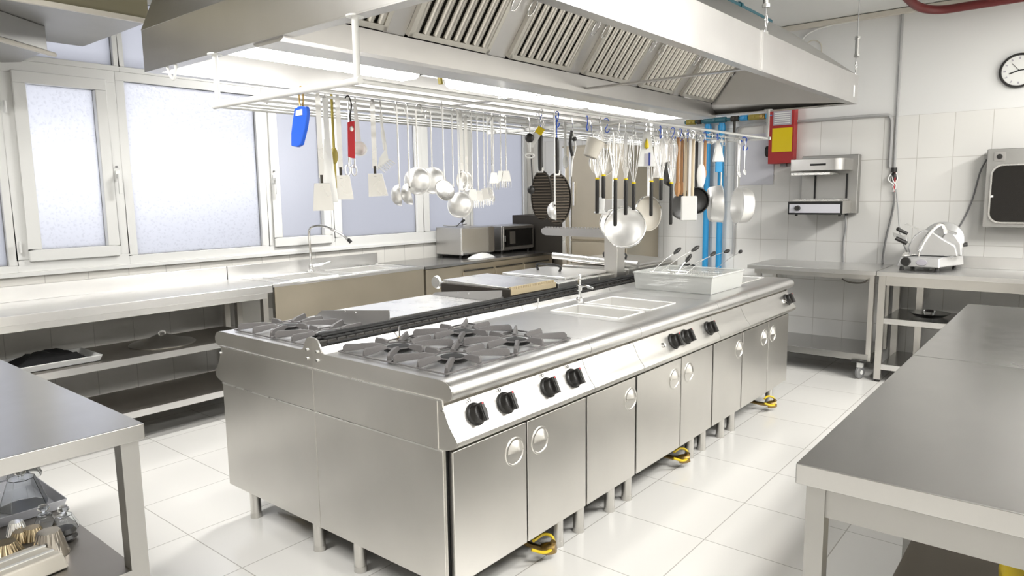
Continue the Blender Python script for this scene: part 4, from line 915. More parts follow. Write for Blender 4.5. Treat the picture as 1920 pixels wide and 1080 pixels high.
lg = thing('long_skewer', 'long thin grey rod hanging between the saucepans and the lavender board', 'rod', (hang(1372, 340, RR)[0], RR + .05, RZ), 0, None, False)
MB().tube([(0, .014, 0), (0, .004, .011), (0, -.006, -.01), (0, -.006, -.26)], .004, 8).build('rod', 'conduit', lg)

# ================================================================== LEFT WALL BENCHES
def leg_sq(x, y, z1, s=.02, z0=0.0): return MB().box(x - s, x + s, y - s, y + s, z0 + .02, z1).cyl((x, y, z0), (x, y, z0 + .022), .014, n=12)
lb = thing('wall_bench', 'long open stainless wall bench with two undershelves below the left windows', 'workbench', (1.4, 4.78, 0))
bx0, bx1 = -.6, 2.715
tp = MB().prism([(4.45, .835), (4.45, .888), (5.072, .888), (5.072, .985), (5.09, .985), (5.09, .866), (4.464, .866), (4.464, .835)], 0, bx0, bx1)
tp.build('top', 'top', lb, bev=.003)
MB().box(bx0, bx1 - .04, 4.463, 4.478, .795, .838).build('apron', 'top', lb, bev=.002)
MB().box(bx0, bx1 - .06, 4.47, 5.06, .520, .535).box(bx0, bx1 - .06, 4.462, 4.476, .505, .542).build('upper_shelf', 'shelfsteel' if 'shelfsteel' in M else 'dark_steel', lb, bev=.002)
MB().box(bx0, bx1 - .06, 4.47, 5.06, .188, .203).box(bx0, bx1 - .06, 4.462, 4.476, .170, .208).build('lower_shelf', 'dark_steel', lb, bev=.002)
MB().box(bx0, bx1 - .06, 4.458, 4.4625, .503, .544).build('shelf_edge', 'top', lb); MB().box(bx0, bx1 - .06, 4.458, 4.4625, .168, .210).build('shelf_edge', 'top', lb)
for x, y in ((2.665, 4.49), (2.665, 5.03), (.3, 4.49), (.3, 5.03)): leg_sq(x, y, .868).build('leg', 'steel_v', lb)
# shelf things
bd = thing('white_tray', 'white tray on the upper undershelf of the left bench', 'tray', (1.42, 4.72, .536))
opentub(MB(), 1.13, 1.62, 4.56, 4.90, .536, .575, .01, .015).build('shell', 'white', bd, bev=.006)
cl = MB(); n = 14; vs = []; 
for j in range(n):
    for i in range(n):
        a, b = i / (n - 1), j / (n - 1); e = min(1, 5 * min(a, 1 - a, b, 1 - b)); vs.append((1.19 + .37 * a, 4.60 + .26 * b, .556 + e * (.045 + .02 * math.sin(a * 9 + b * 3) * math.cos(b * 7) + random.uniform(-.004, .008))))
cl.add(vs, [(j * n + i, j * n + i + 1, (j + 1) * n + i + 1, (j + 1) * n + i) for j in range(n - 1) for i in range(n - 1)])
co = cl.build('black_cloth', 'cloth', smooth=80); recentre(co); tag(co, 'crumpled black cloth lying in the white tray on the left undershelf', 'cloth')
ld = thing('pot_lid', 'large domed steel pot lid on the upper undershelf of the left bench', 'pot lid', (2.07, 4.78, .536))
MB().lathe([(.205, 0), (.207, .004), (.200, .010), (.15, .020), (.09, .040), (.04, .062), (0, .068)], (2.07, 4.78, .536), (0, 0, 1), 40).build('dome', 'steel', ld, smooth=60)
MB().tube(bez([(2.05, 4.78, .600), (2.05, 4.78, .614), (2.07, 4.78, .622), (2.09, 4.78, .614), (2.09, 4.78, .600)], 5), .006).build('handle', 'polish', ld)
dk = MB().lathe([(0, .0), (.10, .0), (.12, .03), (.11, .03), (.09, .008), (0, .008)], (.97, 4.66, .536), (0, 0, 1), 24).build('metal_dish', 'polish'); recentre(dk); tag(dk, 'steel dish at the left end of the upper undershelf', 'dish')
# sink unit
sk_ = thing('sink_unit', 'stainless double sink unit with deep front apron under the windows', 'sink', (3.46, 4.78, 0))
sx0, sx1 = 2.72, 4.185
m_ = MB(); slab_holes(m_, sx0, sx1, 4.45, 5.085, .868, .886, [(2.93, 3.36, 4.56, 4.93), (3.50, 3.98, 4.56, 4.93)]); m_.box(sx0, sx1, 5.072, 5.09, .886, .985)
m_.box(sx0, sx1, 4.45, 4.456, .884, .892)
m_.build('top', 'top', sk_, bev=.002)
MB().box(sx0 + .01, sx1 - .004, 4.453, 4.465, .42, .868).build('apron', 'fridge', sk_, bev=.002)
for a, b in ((2.93, 3.36), (3.50, 3.98)):
    q = .003; y0, y1 = 4.56, 4.93
    mm = MB().box(a - q, a, y0, y1, .66, .888).box(b, b + q, y0, y1, .66, .888).box(a, b, y0 - q, y0, .66, .888).box(a, b, y1, y1 + q, .66, .888).box(a, b, y0, y1, .655, .66)
    for p0, p1 in (((a, y0), (b, y0)), ((b, y0), (b, y1)), ((b, y1), (a, y1)), ((a, y1), (a, y0))): mm.cyl((*p0, .889), (*p1, .889), .006, n=8)
    mm.build('basin', 'bowl', sk_, smooth=30)
for p0, p1 in (((2.80, 4.50), (4.12, 4.50)), ((2.80, 5.02), (4.12, 5.02)), ((2.80, 4.50), (2.80, 5.02)), ((4.12, 4.50), (4.12, 5.02))):
    MB().cyl((*p0, .887), (*p1, .887), .006, n=8).build('drip_rim', 'polish', sk_)
for x, y in ((2.765, 4.49), (2.765, 5.03), (4.15, 4.49), (4.15, 5.03)): leg_sq(x, y, .868, .022).build('leg', 'steel_v', sk_)
fa = thing('faucet', 'tall chrome mixer tap with bent spout behind the left sink', 'faucet', (3.40, 4.98, .886))
MB().lathe([(0, .06), (.018, .06), (.022, .045), (.022, .01), (.028, 0)], (3.40, 4.98, .886), (0, 0, 1), 18).cyl((3.40, 4.98, .935), (3.50, 4.95, .945), .014, n=12).build('body', 'chrome', fa)
MB().tube(bez([(3.40, 4.98, .94), (3.40, 4.98, 1.08), (3.40, 4.98, 1.22), (3.43, 4.96, 1.262), (3.50, 4.91, 1.26), (3.60, 4.84, 1.20), (3.66, 4.80, 1.14)], 6), .011, 10).build('spout', 'chrome', fa)
MB().cyl((3.655, 4.803, 1.15), (3.675, 4.79, 1.12), .015, n=12).build('nozzle', 'black', fa)
MB().tube([(3.50, 4.95, .945), (3.56, 4.93, .962)], .006, 8).build('lever', 'chrome', fa)
# cabinet with drawers
cbn = thing('wall_cabinet_counter', 'stainless wall counter with a plain panel and three framed doors left of the tall fridge', 'counter', (5.1, 4.78, 0))
cx0, cx1 = 4.20, 6.12
MB().box(cx0, cx1, 4.45, 5.085, .862, .888).build('top', 'table', cbn, bev=.003)
MB().box(cx0 + .01, cx1 - .01, 4.50, 5.07, .12, .862).build('carcass', 'dark_steel', cbn)
MB().box(cx0 + .015, 4.66, 4.462, 4.50, .14, .855).build('plain_panel', 'fridge', cbn, bev=.003)
MB().box(4.66, cx1 - .03, 4.470, 4.50, .12, .855).build('door_frame', 'fridge', cbn)
for k in range(3):
    a = 4.69 + k * .455
    d = MB().box(a, a + .425, 4.458, 4.472, .14, .79).build('door', 'fridge', cbn, bev=.004)
    subpart(MB().box(a + .01, a + .415, 4.452, 4.462, .796, .806), 'handle_rail', 'black', d, cbn)
for x, y in ((4.26, 4.54), (6.05, 4.54), (4.26, 5.02), (6.05, 5.02)): leg_sq(x, y, .125).build('leg', 'steel_v', cbn)
# toaster oven / microwave
def mw(lab, name, cat, x0, x1, y0, y1, z0, z1, kind):
    t = thing(name, lab, cat, ((x0 + x1) / 2, (y0 + y1) / 2, .888), 0, None)
    MB().box(x0, x1, y0, y1, z0, z1).build('case', 'hood', t, bev=.006)
    for x in (x0 + .04, x1 - .04):
        for y in (y0 + .04, y1 - .04): MB().cyl((x, y, .888), (x, y, z0 + .002), .014, n=12).build('foot', 'black', t)
    if kind == 'oven':
        d = MB().box(x0 + .004, x1 - .10, y0 - .018, y0 - .001, z0 + .015, z1 - .008).build('door', 'top', t, bev=.005)
        MB().box(x1 - .095, x1 - .004, y0 - .016, y0 - .001, z0 + .015, z1 - .008).build('control_panel', 'dark_steel', t, bev=.003)
        MB().box(x0 - .001, x0 + .016, y0 - .02, y0 - .0005, z0, z1).build('corner_post', 'polish', t, bev=.003)
    else:
        d = MB().box(x0 + .006, x1 - .006, y0 - .018, y0 - .001, z0 + .01, z1 - .006).build('door', 'steel', t, bev=.004)
        subpart(MB().box(x0 + .03, x1 - .03, y0 - .021, y0 - .017, z0 + .04, z1 - .035), 'window', 'screen', d, t)
        subpart(MB().box(x0 + .11, x0 + .20, y0 - .0225, y0 - .0205, z0 + .07, z1 - .06), 'window_mesh', 'dark_steel', d, t)
        subpart(MB().box(x0 + .012, x0 + .024, y0 - .04, y0 - .017, z0 + .10, z1 - .10), 'handle', 'polish', d, t, bev=.002)
    return t
ov = mw('small stainless countertop oven with a plain door, left of the microwave', 'countertop_oven', 'oven', 4.93, 5.42, 4.72, 5.06, .918, 1.185, 'oven')
mw('stainless microwave with dark window at the far end of the wall counter', 'microwave_oven', 'microwave', 5.57, 6.10, 4.74, 5.06, .915, 1.175, 'mw')
kx = MB().tube(bez([(5.12, 4.95, 1.19), (5.18, 4.96, 1.22), (5.26, 4.98, 1.245)], 6), [.004] * 9 + [.014] * 4).build('oven_cord_plug', 'black'); recentre(kx); tag(kx, 'black plug standing up on top of the countertop oven', 'plug')
pb = MB(); n = 10; vs = []
for j in range(n):
    for i in range(n):
        a, b = i / (n - 1), j / (n - 1); e = math.sin(a * PI) * math.sin(b * PI); vs.append((4.93 + .30 * a, 4.52 + .13 * b, .890 + .045 * e ** .5 + random.uniform(0, .008) * e))
pb.add(vs, [(j * n + i, j * n + i + 1, (j + 1) * n + i + 1, (j + 1) * n + i) for j in range(n - 1) for i in range(n - 1)])
o = pb.build('plastic_bag', 'white', smooth=60); recentre(o); tag(o, 'small white crumpled bag on the counter in front of the ovens', 'bag')
wr = MB().tube(bez([(4.63, 5.0, 1.22), (4.75, 5.0, 1.21), (4.86, 5.0, 1.215), (4.97, 5.0, 1.225)], 5), .005).build('grey_cable', 'conduit')
recentre(wr); tag(wr, 'grey cable lying along the top edge of the countertop oven', 'cable')
wr.location.x = 5.15; wr.location.z = 1.186; wr.location.y = 5.0
# tall fridge
dcb = thing('brown_box', 'dark brown box added between the wall counter and the tall fridge', 'cabinet', (6.3, 4.6, 0))
MB().box(6.15, 6.58, 4.27, 5.07, .02, 1.27).build('body', 'darkmetal', dcb, bev=.004)  # solid box added to fill the dark area beside the fridge
MB().box(6.145, 6.155, 4.29, 5.05, .05, .86).build('door', 'dark_steel', dcb)
fg_ = thing('tall_fridge', 'tall beige-steel upright fridge in the far left corner', 'fridge', (6.3, 3.85, 0))
MB().box(5.93, 6.58, 3.46, 4.22, .12, 1.98).build('cabinet', 'fridge', fg_, bev=.006)
for z0, z1 in ((.14, 1.02), (1.04, 1.96)):
    d = MB().box(5.895, 5.928, 3.47, 4.08, z0, z1).build('door', 'fridge', fg_, bev=.006)
    subpart(MB().box(5.87, 5.893, 4.03, 4.05, (z0 + z1) / 2 - .12, (z0 + z1) / 2 + .12), 'handle', 'polish', d, fg_, bev=.003)
MB().box(5.90, 5.93, 4.09, 4.115, .14, 1.96).box(5.90, 5.93, 4.16, 4.20, .14, 1.96).build('side_trim', 'polish', fg_, bev=.003)
for x, y in ((6.0, 3.52), (6.0, 4.16), (6.5, 3.52), (6.5, 4.16)): MB().cyl((x, y, 0), (x, y, .122), .02, n=12).build('leg', 'steel_v', fg_)

# ================================================================== BACK WALL
XT = 5.95
ta = thing('trolley_table', 'stainless work table on castors against the back wall, left of the slicer bench', 'table', (6.27, 1.77, 0))
MB().box(XT, 6.58, 1.262, 2.275, .838, .872).build('top', 'top', ta, bev=.003)
MB().box(XT + .02, 6.56, 1.30, 2.24, .178, .20).box(XT + .012, XT + .03, 1.29, 2.25, .150, .205).build('lower_shelf', 'table', ta, bev=.002)
MB().box(XT + .03, XT + .045, 1.29, 2.22, .80, .838).build('rail', 'steel', ta)
for x, y in ((XT + .035, 1.29), (XT + .035, 2.178), (6.54, 1.29), (6.54, 2.235)):
    MB().box(x - .018, x + .018, y - .018, y + .018, .15, .838).build('leg', 'steel_v', ta)
def castor(par, x, y):
    c = MB().lathe([(0, -.014), (.045, -.014), (.052, -.008), (.052, .008), (.045, .014), (0, .014)], (x, y, .052), (.35, 1, 0), 24).build('castor', 'grey', par)
    subpart(MB().tube([(x + .02, y, .07), (x, y, .11), (x, y, .15)], .012, 8).obox((x, y, .115), .03, .02, .02, (1, 0, 0), (0, 1, 0), (0, 0, 1)), 'fork', 'white', c, par)
    subpart(MB().lathe([(0, -.017), (.018, -.017), (.018, .017), (0, .017)], (x, y, .052), (.35, 1, 0), 14), 'hub', 'white', c, par)
for x, y in ((XT + .035, 1.345), (6.52, 1.33), (6.52, 2.2), (XT + .035, 2.2)): castor(ta, x, y)
MB().tube(bez([(XT - .01, 1.50, .80), (XT - .025, 1.46, .782), (XT - .03, 1.40, .775), (XT - .025, 1.34, .782), (XT - .01, 1.31, .805)], 5), .006).build('towel_handle', 'darkmetal', ta)
MB().box(XT - .03, XT + .0, 1.29, 1.41, .142, .152).build('brake_pedal', 'black', ta)
tb_ = thing('slicer_bench', 'open stainless bench with two undershelves along the back wall carrying the meat slicer', 'workbench', (6.27, .3, 0))
MB().box(XT, 6.585, -.60, 1.256, .838, .872).box(6.57, 6.59, -.60, 1.0, .872, .965).build('top', 'top', tb_, bev=.003)
MB().box(XT + .018, XT + .03, -.55, 1.20, .765, .838).build('apron', 'steel', tb_, bev=.002)
for z in (.50, .135):
    MB().box(XT + .02, 6.56, -.55, 1.20, z - .008, z + .006).build('shelf', 'table' if z > .3 else 'table', tb_, bev=.002)
    MB().box(XT + .012, XT + .02, -.55, 1.20, z - .034, z + .008).build('shelf_edge', 'top', tb_)
for x, y in ((XT + .03, 1.215), (6.53, 1.215), (XT + .03, -.5), (6.53, -.5), (6.45, 1.03)):
    leg_sq(x, y, .838, .024).build('leg', 'steel_v', tb_)
    MB().cyl((x, y, 0), (x, y, .03), .02, n=12).build('rubber_foot', 'black', tb_)
dh = thing('glass_dish', 'glass dish standing on the middle shelf of the slicer bench', 'dish', (6.25, .93, .506))
MB().lathe([(0, 0), (.09, 0), (.14, .03), (.145, .034), (.135, .032), (.085, .005), (0, .005)], (6.25, .93, .506), (0, 0, 1), 28).build('bowl', 'clear', dh, smooth=50)
MB().lathe([(.03, .005), (.035, .03), (.045, .045), (.03, .055), (0, .058)], (6.25, .93, .506), (0, 0, 1), 20).build('lid_knob', 'clear', dh)
# salamander grill on the wall
sg = thing('salamander_grill', 'wall-mounted stainless salamander grill with an open middle and a black knob', 'grill', (6.4, 1.8, 1.29))
sx = 6.20
MB().box(sx + .01, 6.50, 1.60, 2.02, 1.305, 1.41).build('base', 'steel', sg, bev=.004)
MB().box(sx - .004, sx + .012, 1.592, 2.028, 1.298, 1.408).build('front_frame', 'blackmat', sg)
MB().box(sx - .008, sx - .003, 1.606, 2.016, 1.313, 1.385).build('front_panel', 'notice', sg, bev=.001)
MB().lathe([(0, .028), (.020, .028), (.023, .0)], (sx - .008, 1.945, 1.352), (-1, 0, 0), 20).build('knob', 'black', sg)
MB().box(6.50, 6.585, 1.555, 2.02, 1.30, 1.80).build('back_box', 'duct', sg, bev=.006)  # darker steel puts the shade of the open middle into the colour
hp = [(sx, 2.02), (6.52, 2.02), (6.52, 1.60), (sx + .08, 1.60)] + [(sx + .08 - .08 * math.sin(a), 1.68 - .08 * math.cos(a)) for a in [PI / 2 * i / 6 for i in range(1, 7)]]
MB().prism(hp, 2, 1.665, 1.762).build('heating_hood', 'hood', sg, bev=.003, smooth=40)
MB().box(sx - .001, sx + .26, 1.70, 2.015, 1.630, 1.648).build('heater_rim', 'polish', sg)
MB().box(sx - .006, sx + .002, 1.735, 1.86, 1.705, 1.722).build('handle', 'blackmat', sg, bev=.002)
for y in (1.64, 1.90): MB().box(6.488, 6.50, y - .006, y + .006, 1.43, 1.64).build('slot', 'blackmat', sg)
MB().box(sx + .02, 6.49, 1.62, 2.0, 1.41, 1.425).build('grill_tray', 'polish', sg, bev=.002)
for x, y in ((sx + .04, 1.97), (sx + .04, 1.62), (6.46, 1.62)): MB().cyl((x, y, 1.285), (x, y, 1.306), .012, n=10).build('foot', 'blackmat', sg)
def cord(name, lab, pts, r, m, grp=None, cat='cable'):
    o = MB().tube(bez(pts, 8), r, 7).build(name, m); recentre(o); tag(o, lab, cat, grp); return o
cord('power_cord', 'grey cord dropping from the salamander grill to the trolley table', [(6.56, 1.66, 1.30), (6.575, 1.65, 1.18), (6.585, 1.665, 1.05), (6.585, 1.66, .874)], .008, 'conduit')
# meat slicer
ms = thing('meat_slicer', 'silver meat slicer with round blade guard on the slicer bench', 'meat slicer', (6.24, .96, .872))
mx0, mx1, my0, my1 = 6.10, 6.50, .83, 1.15
MB().hexa([(mx0, my0 + .03, .905), (mx0, my1, .905), (mx1, my1 - .0, .905), (mx1 - .0, my0 - .08, .905), (mx0 + .015, my0 + .035, .975), (mx0 + .015, my1 - .02, .975), (mx1 - .02, my1 - .04, 1.01), (mx1 - .02, my0 - .07, 1.01)]).build('base', 'whitemetal', ms, bev=.010) if 'whitemetal' in M else None
M['whitemetal'] = mat('cast_aluminium', (.66, .66, .66), .3, .6)
MB().hexa([(mx0, my0 + .03, .905), (mx1, my0 - .08, .905), (mx1, my1, .905), (mx0, my1, .905), (mx0 + .015, my0 + .035, .975), (mx1 - .02, my0 - .07, 1.01), (mx1 - .02, my1 - .04, 1.01), (mx0 + .015, my1 - .02, .975)]).build('base', 'whitemetal', ms, bev=.010)
for x, y in ((mx0 + .04, my0 + .05), (mx0 + .04, my1 - .03), (mx1 - .04, my0 - .02), (mx1 - .04, my1 - .05)): MB().cyl((x, y, .872), (x, y, .908), .018, .012, n=12).build('foot', 'black', ms)
MB().lathe([(0, .03), (.030, .03), (.034, .024), (.034, 0)], (mx0, 1.085, .945), (-1, 0, .1), 24).build('thickness_knob', 'black', ms)
MB().prism([(.76, .99), (1.08, .985), (1.10, 1.05), (1.06, 1.14), (1.00, 1.19), (.93, 1.17), (.86, 1.12), (.78, 1.07)], 0, 6.20, 6.25).build('gauge_plate', 'whitemetal', ms, bev=.012)
MB().lathe([(0, .014), (.05, .014), (.135, .006), (.15, -.006), (.15, -.022), (0, -.022)], (6.30, .885, 1.10), (-1, .1, .15), 40).build('blade_guard', 'whitemetal', ms, bev=.003)
MB().prism([(.74, .99), (.92, .99), (.90, 1.10), (.86, 1.17), (.80, 1.16), (.75, 1.08)], 0, 6.27, 6.36).build('motor_cover', 'whitemetal', ms, bev=.015)
MB().tube(bez([(6.16, 1.01, 1.03), (6.17, .98, 1.11), (6.19, .94, 1.18), (6.22, .90, 1.225), (6.25, .875, 1.215), (6.27, .86, 1.16)], 6), .015, 10).build('carriage_arm', 'polish', ms)
MB().tube([(6.16, 1.01, 1.035), (6.16, 1.012, .985)], .006, 8).ell((6.155, 1.01, 1.03), .014, .014, .014).build('arm_screw', 'chrome', ms)
MB().tube([(6.17, 1.16, 1.185), (6.18, 1.10, 1.155)], .013, 10).ell((6.17, 1.165, 1.19), .016, .016, .016).build('front_grip', 'black', ms)
MB().tube([(6.17, 1.18, 1.12), (6.18, 1.10, 1.08)], .016, 10).build('side_grip', 'black', ms)
MB().hexa([(6.19, 1.20, 1.13), (6.23, 1.20, 1.13), (6.23, 1.10, 1.09), (6.19, 1.10, 1.09), (6.19, 1.21, 1.165), (6.23, 1.21, 1.165), (6.23, 1.11, 1.125), (6.19, 1.11, 1.125)]).build('pusher', 'whitemetal', ms, bev=.004)
MB().hexa([(6.22, 1.13, 1.225), (6.32, 1.13, 1.225), (6.32, 1.00, 1.165), (6.22, 1.00, 1.165), (6.22, 1.13, 1.229), (6.32, 1.13, 1.229), (6.32, 1.00, 1.169), (6.22, 1.00, 1.169)]).build('meat_tray', 'polish', ms)
MB().tube([(6.26, .87, 1.195), (6.27, .79, 1.165)], .004, 8).ell((6.27, .785, 1.163), .008, .008, .008).build('rear_rod', 'chrome', ms)
MB().lathe([(0, .03), (.016, .03), (.018, 0)], (6.30, .745, 1.075), (.2, -1, .1), 16).build('rear_knob', 'black', ms)
MB().lathe([(0, .004), (.022, .004), (.024, 0)], (mx0 + .001, .98, .942), (-1, 0, .1), 24, 1.6).build('maker_badge', 'labelgrey', ms)
MB().hexa([(6.12, 1.10, .985), (6.12, 1.12, .985), (6.22, 1.12, 1.005), (6.22, 1.02, .995), (6.12, 1.10, .990), (6.12, 1.12, .990), (6.22, 1.12, 1.010), (6.22, 1.02, 1.0)]).build('receiving_plate', 'polish', ms)
# oven on the wall (cut by frame)
wo = thing('wall_oven', 'wall-hung oven with a rounded black glass door in a steel frame at the right edge', 'oven', (6.4, .35, 1.2))
MB().box(6.42, 6.585, .06, .645, 1.205, 1.79).build('case', 'duct', wo, bev=.006)
def rrect(y0, y1, z0, z1, r): return arc(y1 - r, z1 - r, r, 0, PI / 2, 6) + arc(y0 + r, z1 - r, r, PI / 2, PI, 6) + arc(y0 + r, z0 + r, r, PI, 1.5 * PI, 6) + arc(y1 - r, z0 + r, r, 1.5 * PI, 2 * PI, 6)
d = MB().prism(rrect(.09, .612, 1.235, 1.675, .075), 0, 6.404, 6.422).build('door', 'polish', wo, bev=.002)
subpart(MB().prism(rrect(.10, .600, 1.247, 1.663, .068), 0, 6.396, 6.405), 'door_glass', 'screen', d, wo, bev=.002)
subpart(MB().box(6.37, 6.40, .585, .60, 1.43, 1.445), 'catch', 'white', d, wo)
MB().box(6.412, 6.421, .53, .60, 1.70, 1.765).build('display_bezel', 'hood', wo); MB().lathe([(0, .012), (.018, .012), (.02, 0)], (6.412, .565, 1.732), (-1, 0, 0), 16).build('knob', 'black', wo)
cord('power_cord', 'thin cord sagging from the wall oven down to the slicer', [(6.56, .66, 1.72), (6.585, .70, 1.62), (6.585, .74, 1.40), (6.585, .80, 1.22), (6.56, .86, 1.12), (6.44, .80, 1.02)], .006, 'grey')
# outlet cable cluster
ct = thing('cable_cluster', 'bundle of plugs and white wires under the right wall conduit', 'plugs', (6.58, 1.30, 1.6))
MB().ell((6.575, 1.30, 1.60), .016, .025, .04).cyl((6.58, 1.30, 1.64), (6.58, 1.30, 1.68), .022, n=12).build('black_plug', 'black', ct)
for k in range(5):
    MB().tube(bez([(6.58, 1.285 + .008 * k, 1.64), (6.565 - .004 * k, 1.27 + .016 * k, 1.58), (6.56, 1.30 - .012 * (k % 3), 1.53), (6.57, 1.28 + .006 * k, 1.48)], 5), .005).build('wire', ['white', 'redplastic', 'white', 'conduit', 'white'][k], ct)
cord('power_cord', 'dark cord looping from the plug bundle down to the bench top, left one', [(6.575, 1.295, 1.50), (6.58, 1.29, 1.35), (6.58, 1.33, 1.10), (6.575, 1.345, .95), (6.55, 1.34, .876)], .008, 'grey', 'cords below the plug bundle')
cord('power_cord', 'pale cord from the plug bundle to the slicer grip, right one', [(6.57, 1.275, 1.50), (6.55, 1.25, 1.36), (6.48, 1.22, 1.22), (6.40, 1.19, 1.12), (6.36, 1.13, 1.0)], .0055, 'conduit', 'cords below the plug bundle')
# conduits
cord('wall_conduit', 'grey conduit running down from the ceiling on the back wall', [(6.585, 1.304, 2.94), (6.585, 1.304, 2.6), (6.585, 1.302, 2.2), (6.585, 1.300, 1.68)], .011, 'conduit', None, 'conduit')
cord('wall_conduit', 'grey conduit arching across the top of the tiles behind the fire box', [(6.58, 2.66, .9), (6.58, 2.66, 1.5), (6.58, 2.66, 2.02), (6.58, 2.62, 2.10), (6.58, 2.5, 2.115), (6.58, 1.9, 2.115), (6.58, 1.42, 2.115), (6.58, 1.35, 2.09), (6.58, 1.335, 2.0), (6.58, 1.335, 1.68)], .013, 'conduit', None, 'conduit')
cord('wall_conduit', 'white wire looped at the ceiling corner beside the hood', [(6.585, 2.1, 2.56), (6.585, 2.1, 2.78), (6.585, 2.0, 2.88), (6.585, 1.7, 2.91), (6.585, 1.0, 2.915), (6.585, .2, 2.92)], .008, 'white', None, 'conduit')
jb = MB().box(6.565, 6.598, 1.96, 2.06, 2.50, 2.60).build('junction_box', 'white', bev=.004); recentre(jb); tag(jb, 'small white junction box high on the back wall beside the hood', 'junction box')
cord('wall_conduit', 'thin wire loop around the small junction box', [(6.585, 1.99, 2.60), (6.585, 1.93, 2.66), (6.585, 1.93, 2.76), (6.585, 2.0, 2.80), (6.585, 2.06, 2.76), (6.585, 2.06, 2.68)], .005, 'cream', None, 'conduit')
MB_ = MB().box(6.54, 6.599, .2, 2.42, 2.905, 2.945).build('trim_2', 'cream', bev=.004); struct(MB_)
# fire box
fb = thing('fire_equipment_box', 'red wall box with a grey label and a large yellow notice on its front', 'fire box', (6.5, 2.2, 1.74))
MB().box(6.50, 6.595, 2.10, 2.325, 1.745, 2.235).build('box', 'red', fb, bev=.004)
MB().box(6.494, 6.501, 2.115, 2.290, 1.85, 2.06).build('yellow_notice', 'yellow', fb); MB().box(6.494, 6.501, 2.125, 2.285, 2.085, 2.21).build('grey_label', 'labelgrey', fb)
for k in range(6): MB().box(6.4925, 6.4945, 2.135, 2.275, 2.098 + k * .018, 2.106 + k * .018).build('label_line', 'white', fb)
MB().box(6.53, 6.57, 2.17, 2.22, 1.72, 1.746).build('bottom_latch', 'grey', fb)
MB().lathe([(0, .0), (.05, .0), (.05, .03), (0, .03)], (6.55, 2.325, 1.86), (0, 1, 0), 18).build('side_disc', 'blackmat', fb)
# lavender board
nb_ = MB().box(6.588, 6.599, 2.30, 2.615, 1.56, 2.03).build('notice_board', 'notice', bev=.001); recentre(nb_); tag(nb_, 'plain pale lavender sheet on the tiles left of the red box', 'notice')
# blue pipes with valve manifold
for k, y in enumerate((2.93, 2.79)):
    o = MB().cyl((6.55, y, .30), (6.55, y, 2.15), .028, n=20).cyl((6.55, y, 2.08), (6.55, y, 2.13), .034, n=20).build('water_pipe', 'bluepipe', smooth=40); recentre(o); tag(o, ['left', 'right'][k] + ' one of two bright blue vertical pipes on the back wall', 'pipe', 'blue wall pipes')
mf = thing('gas_manifold', 'horizontal pipe run of blue and yellow fittings just under the hood at the back wall', 'pipes', (6.5, 2.7, 2.2))
MB().cyl((6.53, 3.16, 2.178), (6.53, 2.33, 2.178), .016, n=14).build('pipe', 'teal', mf)
for k, (y0, y1, m) in enumerate(((3.14, 3.05, 'olive'), (3.03, 2.99, 'darkmetal'), (2.96, 2.74, 'teal'), (2.69, 2.62, 'darkmetal'), (2.60, 2.53, 'bluepipe'), (2.52, 2.42, 'olive'), (2.42, 2.37, 'brass'), (2.36, 2.30, 'bluepipe'))):
    MB().cyl((6.525, y0, 2.178), (6.525, y1, 2.178), .026, n=14).cyl((6.525, (y0 + y1) / 2, 2.178), (6.49, (y0 + y1) / 2, 2.178), .012, n=10).build('fitting', m, mf)
MB().tube([(6.53, 2.66, 2.18), (6.53, 2.66, 2.05)], .012, 10).build('drop_pipe', 'darkmetal', mf)
# clock
ck = thing('wall_clock', 'round white wall clock with a black rim at the right edge', 'clock', (6.6, .50, 2.37))
cc = Vector((6.585, .50, 2.368))
MB().lathe([(0, -.012), (.125, -.012), (.128, .0), (.125, .014), (.112, .016), (.108, .006), (0, .006)], cc, (-1, 0, 0), 48).build('rim', 'black', ck, smooth=40)
MB().lathe([(0, .0075), (.1085, .0075), (.1085, .005), (0, .005)], cc, (-1, 0, 0), 48).build('face', 'white', ck)
for h in range(12):
    a = 2 * PI * h / 12; c2 = cc + Vector((-.009, math.sin(a) * .09, math.cos(a) * .09))
    MB().obox(c2, .001, .004 if h % 3 else .006, .008, (1, 0, 0), (0, math.cos(a), -math.sin(a)), (0, math.sin(a), math.cos(a))).build('hour_mark', 'labelgrey', ck)
for a, L, w_ in ((math.radians(100), .072, .004), (math.radians(-100 - 90), .0, .0), (math.radians(248), .06, .005)):
    pass
# hands drawn by direction on the wall (y grows to the left in the room view)
for dy, dz, w_ in ((.060, -.020, .0045), (-.062, .004, .004), (.045, .052, .0015)):
    MB().obox(cc + Vector((-.0105, dy / 2, dz / 2)), .0008, w_, math.hypot(dy, dz) / 2, (1, 0, 0), Vector((0, dz, -dy)).normalized(), Vector((0, dy, dz)).normalized()).build('hand', 'blackmat', ck)
# red ceiling pipe loop
o = MB().tube(bez([(6.05, 1.20, 2.93), (6.30, 1.14, 2.88), (6.42, 1.02, 2.86), (6.44, .8, 2.86), (6.42, .2, 2.86), (6.40, -.6, 2.86)], 8), .032, 12).build('red_pipe', 'reddark', smooth=50); recentre(o); tag(o, 'dark red pipe bending along the ceiling at the top right', 'pipe')
o = MB().cyl((2.6, 1.665, 2.565), (4.62, 1.665, 2.565), .014).cyl((3.3, 1.665, 2.565), (3.34, 1.665, 2.565), .024).cyl((4.1, 1.665, 2.565), (4.13, 1.665, 2.565), .022).build('teal_pipe', 'teal', smooth=50); recentre(o); tag(o, 'thin teal pipe with clamps running along the top of the hood', 'pipe')
